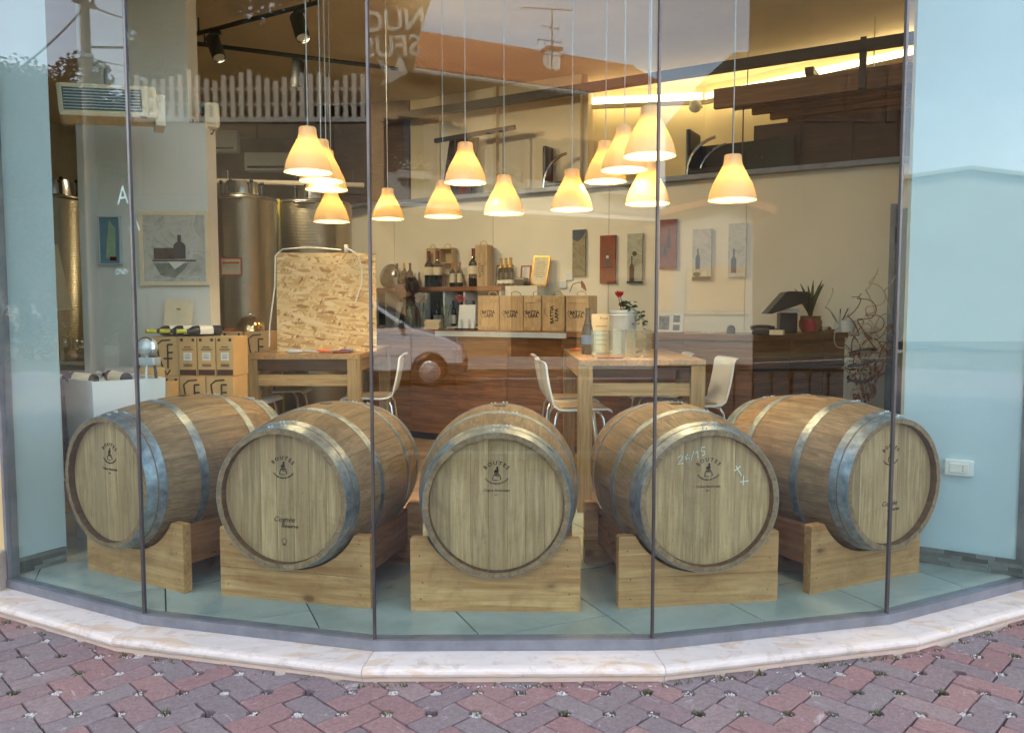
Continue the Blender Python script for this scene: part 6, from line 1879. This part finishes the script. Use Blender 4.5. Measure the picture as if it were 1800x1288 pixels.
for x, y in ((.66, .0), (3.55, .0), (.66, 1.7), (3.55, 1.7)):
    sy = 1 if y < 1 else -1
    Mw = Matrix.Translation((x, y, .30)) @ Matrix.Rotation(R(90) * sy, 4, 'X')
    wh = MB().lathe([(.20, -.17), (.27, -.17), (.298, -.15), (.30, -.1), (.30, -.06), (.28, -.02), (.21, -.015)], 28, Mw).build('wheel', M_TYRE, t)
    MB().lathe([(0, .008), (.07, .006), (.1, -.004), (.19, -.006), (.212, -.014)], 28, Mw).build('hubcap', M_HUB, wh)
    for k in range(14):
        a = k * math.pi / 7
        MB().cyl((.165 * math.cos(a), .165 * math.sin(a), -.008), (.165 * math.cos(a), .165 * math.sin(a), .001), .014, n=8, M=Mw).build('vent_hole', M_TYRE, wh)
MB().box((.14, .85, .36), (.36, 1.74, .26), bev=.06).build('bumper', M_BUMPER, t)
MB().box((2.1, -.004, .62), (1.9, .008, .012)).build('side_groove', M_BUMPER, t)
MB().box((2.15, -.004, .8), (.012, .008, .95)).build('door_gap', M_BUMPER, t); MB().box((1.02, -.004, .72), (.010, .008, .7)).build('door_gap', M_BUMPER, t)
MB().box((2.0, -.012, .98), (.1, .03, .05), bev=.01).build('door_handle', M_BUMPER, t); MB().box((2.62, -.012, .98), (.05, .02, .19), bev=.01).build('fuel_flap', M_LENS, t)
MB().box((1.2, -.08, 1.2), (.09, .15, .14), bev=.03).build('door_mirror', M_BUMPER, t)
MB().box((.10, .1, .68), (.2, .24, .14), bev=.04).build('headlight', M_CLEAR, t); MB().box((.0, .55, .35), (.01, .4, .1)).build('number_plate', M_PAPER, t)
MB().box((3.0, -.004, .78), (.55, .006, .28)).build('blue_panel', M_BLUE, t)
MB().box((4.5, .1, .95), (.04, .14, .4), bev=.01).build('tail_light', M_LENS, t)
# house with clay roof
hA, hB = RF(3, 640, 300, 22.5), RF(3, 1215, 300, 27.5)
hd_ = (hB.xy - hA.xy); HL = hd_.length; hang = math.atan2(hd_.y, hd_.x)
t = thing('clay_roof_house', 'ochre house with clay tile roof, balcony and flower boxes', 'house', (hA.x, hA.y, -.2), hang)
zE = 8.3
MB().box((HL / 2, -4.0, zE / 2), (HL, 8.0, zE)).build('wall', M_HOUSE, t)
rf = MB().prism([(.7, zE - .25), (.7, zE - .12), (-3.9, zE + 2.45), (-8.6, zE - .12), (-8.6, zE - .3), (-3.9, zE + 2.25)], -.35, HL + .35, None, 'X').build('roof', M_ROOF, t)
nt_ = int(HL / .22)
tile_me = MB().lathe([(.075, 0), (.095, 5.15)], 8, None, True, 0, math.pi).mesh('tile_row', M_ROOF)
sl = math.atan2(2.57, 4.6)
for k in range(nt_):
    x = -.3 + k * (HL + .6) / nt_
    link('tile_row', tile_me, rf, Matrix.Translation((x, .72, zE - .13)) @ Matrix.Rotation(R(90) - sl, 4, 'X'))
rg = MB().lathe([(.11, 0), (.13, .36)], 8, None, True, 0, math.pi).mesh('ridge_tile', M_ROOF)
for k in range(int((HL + .6) / .34)):
    link('ridge_tile', rg, rf, Matrix.Translation((-.3 + k * .34, -3.9, zE + 2.43)) @ Matrix.Rotation(R(90), 4, 'Y') @ Matrix.Rotation(R(90), 4, 'Z'))
MB().tube([(-.3, .78, zE - .2), (HL + .3, .78, zE - .2)], .07, 8).build('gutter', M_KERB, t)
MB().box((HL * .6, -1.6, zE + 1.2), (.42, .42, 1.1)).build('chimney', M_HOUSEW, rf); MB().box((HL * .6, -1.6, zE + 1.8), (.54, .54, .1)).build('chimney_cap', M_ROOF, rf)
for fx, w, z0, h in ((.16, 1.4, 4.6, 2.3), (.42, 1.0, 4.6, 2.2), (.62, 1.2, 4.6, 2.2), (.84, 1.0, 5.0, 1.4), (.2, 1.1, 1.0, 1.5), (.5, 1.2, .1, 2.2), (.8, 1.1, 1.0, 1.5)):
    x = fx * HL
    wdw = MB().box((x, .02, z0 + h / 2), (w + .24, .06, h + .24)).build('window', M_SHUT, t)
    MB().box((x, .056, z0 + h / 2), (w, .02, h)).build('pane', M_PANE, wdw)
    for s in (-1, 1): MB().box((x + s * (w / 2 + .34), .06, z0 + h / 2), (.42, .05, h)).build('shutter', M_SHUT, wdw)
bl = MB().box((HL * .42, .75, 4.4), (HL * .8, 1.5, .18)).build('balcony', M_HOUSEW, t)
MB().box((HL * .42, 1.46, 4.8), (HL * .8, .08, .75)).build('parapet', M_KERB, bl)
r5 = random.Random(8)
for k in range(7):
    x = HL * (.08 + .11 * k)
    MB().box((x, 1.62, 5.12), (.9, .24, .22), bev=.02).build('flower_box', M_KERB, bl)
    fm, gm = MB(), MB()
    for j in range(160):
        c = (x + r5.uniform(-.5, .5), 1.64 + r5.uniform(-.15, .2), 5.26 + abs(r5.gauss(0, .16)))
        M = Matrix.Translation(c) @ Matrix.Rotation(r5.uniform(0, 6), 4, 'Z') @ Matrix.Rotation(r5.uniform(-1, 1), 4, 'X')
        (fm if j % 2 else gm).add([(0, -.03, 0), (.05, -.04, .02), (.09, 0, 0), (.05, .04, .02)], [(0, 1, 2, 3)], False, M)
    fm.build('blossom', M_WHITEP if k not in (3, 4) else M_REDP, bl); gm.build('leaves', M_GREEN, bl)
an = RF(3, 970, 140, 24.4)
t = thing('rooftop_antenna', 'tall television antenna with several combs above the clay roof', 'antenna', (an.x, an.y, P(970, 130, 24.4).z - .4))
H_ = (130 - 24) * 24.4 / FPX + .4
MB().cyl((0, 0, 0), (0, 0, H_), .022, n=8).build('mast', M_POLE, t)
for z, L_, n_, el in ((H_ - .02, 1.5, 14, .22), (H_ - .55, .5, 3, .5), (H_ - .95, .7, 4, .6), (H_ - 1.35, .9, 3, .8)):
    b_ = MB().tube([(-L_ * .6, 0, z + .1), (L_ * .4, 0, z)], .014, 6).build('boom', M_POLE, t)
    for k in range(n_):
        x = -L_ * .6 + L_ * k / max(1, n_ - 1); MB().cyl((x, -el / 2, z + .05), (x, el / 2, z + .05), .009, n=6).build('rod', M_POLE, b_)
# pane 4: brown tall block with lower wing, pale gabled house, iron railing
def quad_house(name, label, i, pts, D, depth, mat, roof=None):
    """block whose street face shows the given outline (pixels) at distance D in pane i"""
    w0 = [RF(i, u, v, D) for u, v in pts]
    o = w0[0]; x = (w0[1] - w0[0]); x.z = 0; L_ = x.length; x.normalize()
    away = Vector((-x.y, x.x, 0))
    if away.dot(Vector((o.x, o.y, 0))) < 0: away = -away
    t = thing(name, label, 'house', (o.x, o.y, 0), math.atan2(x.y, x.x))
    sg = 1 if Vector((-x.y, x.x, 0)).dot(away) > 0 else -1
    poly = [((q - o).dot(x), q.z) for q in w0]
    return t, poly, sg, L_
t, poly, sg, L_ = quad_house('brown_block', 'tall brown apartment block with a lower flat wing', 4, [(1240, 640), (1700, 640), (1700, -700), (1440, -700), (1425, 90), (1290, 93), (1240, 136)], 27, 9, M_HOUSEB)
MB().prism([(p[0], max(p[1], -.3)) for p in poly], 0, sg * 7, None, 'Y').build('wall', M_HOUSEB, t)
for r_ in range(3):
    for c_ in range(4):
        x, z = L_ * (.42 + .15 * c_), 2.2 + 3.1 * r_
        wd = MB().box((x, -sg * .03, z), (1.1, .06, 1.6)).build('window', M_SHUT, t); MB().box((x, -sg * .065, z), (.9, .02, 1.4)).build('shutter', M_HOUSEB, wd)
t, poly, sg, L_ = quad_house('pale_gable_house', 'small white gabled house with deep eaves by the railing', 4, [(1100, 640), (1322, 640), (1322, 372), (1278, 356), (1100, 396)], 21, 7, M_HOUSEW)
M_GAB = plain('gable_render', (.42, .40, .37, 1), .9, 0, .06, 2)
MB().prism([(p[0], max(p[1], -.3)) for p in poly], 0, sg * 6, None, 'Y').build('wall', M_GAB, t)
e0, e1, e2 = poly[2], poly[3], poly[4]
MB().prism([(e0[0] + .5, e0[1] - .1), (e0[0] + .5, e0[1] + .1), (e1[0], e1[1] + .18), (e2[0] - .3, e2[1] + .12), (e2[0] - .3, e2[1] - .04), (e1[0], e1[1] + .02)], -sg * .35, sg * 6.3, None, 'Y').build('roof', M_ROOF, t)
for x in (.25, .6, .82):
    wd = MB().box((L_ * x, -sg * .03, 1.9), (.9, .06, 1.3)).build('window', M_GAB, t); MB().box((L_ * x, -sg * .065, 1.9), (.74, .02, 1.14)).build('shutter', M_HOUSE, wd)
ra_, rb_ = mirror(4, P(1190, 700, 11)), mirror(4, P(1620, 700, 11))
rd_ = rb_.xy - ra_.xy; RL = rd_.length
t = thing('iron_railing', 'low black wrought iron railing with arched tops', 'railing', (ra_.x, ra_.y, 0), math.atan2(rd_.y, rd_.x))
zt, zl = P(0, 650, 11).z, P(0, 735, 11).z
MB().box((RL / 2, 0, zt), (RL, .03, .03)).build('top_rail', M_IRON, t); MB().box((RL / 2, 0, zl), (RL, .03, .03)).build('bottom_rail', M_IRON, t)
nb_ = int(RL / .25)
for k in range(nb_ + 1):
    x = RL * k / nb_; MB().cyl((x, 0, zl - .02), (x, 0, zt), .014, n=8).build('baluster', M_IRON, t)
    if k < nb_: MB().tube([(x + .125 + .125 * math.cos(a), 0, zt - .14 + .13 * math.sin(a)) for a in [math.pi * q / 8 for q in range(9)]], .010, 6).build('arch', M_IRON, t)
for k in (0, nb_ // 2, nb_): MB().box((RL * k / nb_, 0, (zl - .5 + zt) / 2), (.05, .05, zt - zl + .5)).build('post', M_IRON, t)

M_PALE = plain('pale_render', srgb(150, 158, 156), .9, 0, .05, 2)
# pane 5: unseen pale house, added to even out the reflection
t, poly, sg, L_ = quad_house('reflection_house', 'made-up pale house added to even the reflection in the end pane', 5, [(1560, 600), (1830, 600), (1830, 318), (1700, 300), (1560, 322)], 30, 8, M_HOUSEW)
MB().prism([(p[0], max(p[1], -.3)) for p in poly], 0, sg * 7, None, 'Y').build('wall', M_PALE, t)
MB().prism([(poly[2][0] + .3, poly[2][1]), (poly[2][0] + .3, poly[2][1] + .15), (poly[3][0], poly[3][1] + .15), (poly[4][0] - .3, poly[4][1] + .15), (poly[4][0] - .3, poly[4][1]), (poly[3][0], poly[3][1] + .005)], -sg * .25, sg * 7.2, None, 'Y').build('roof', M_PALE, t)
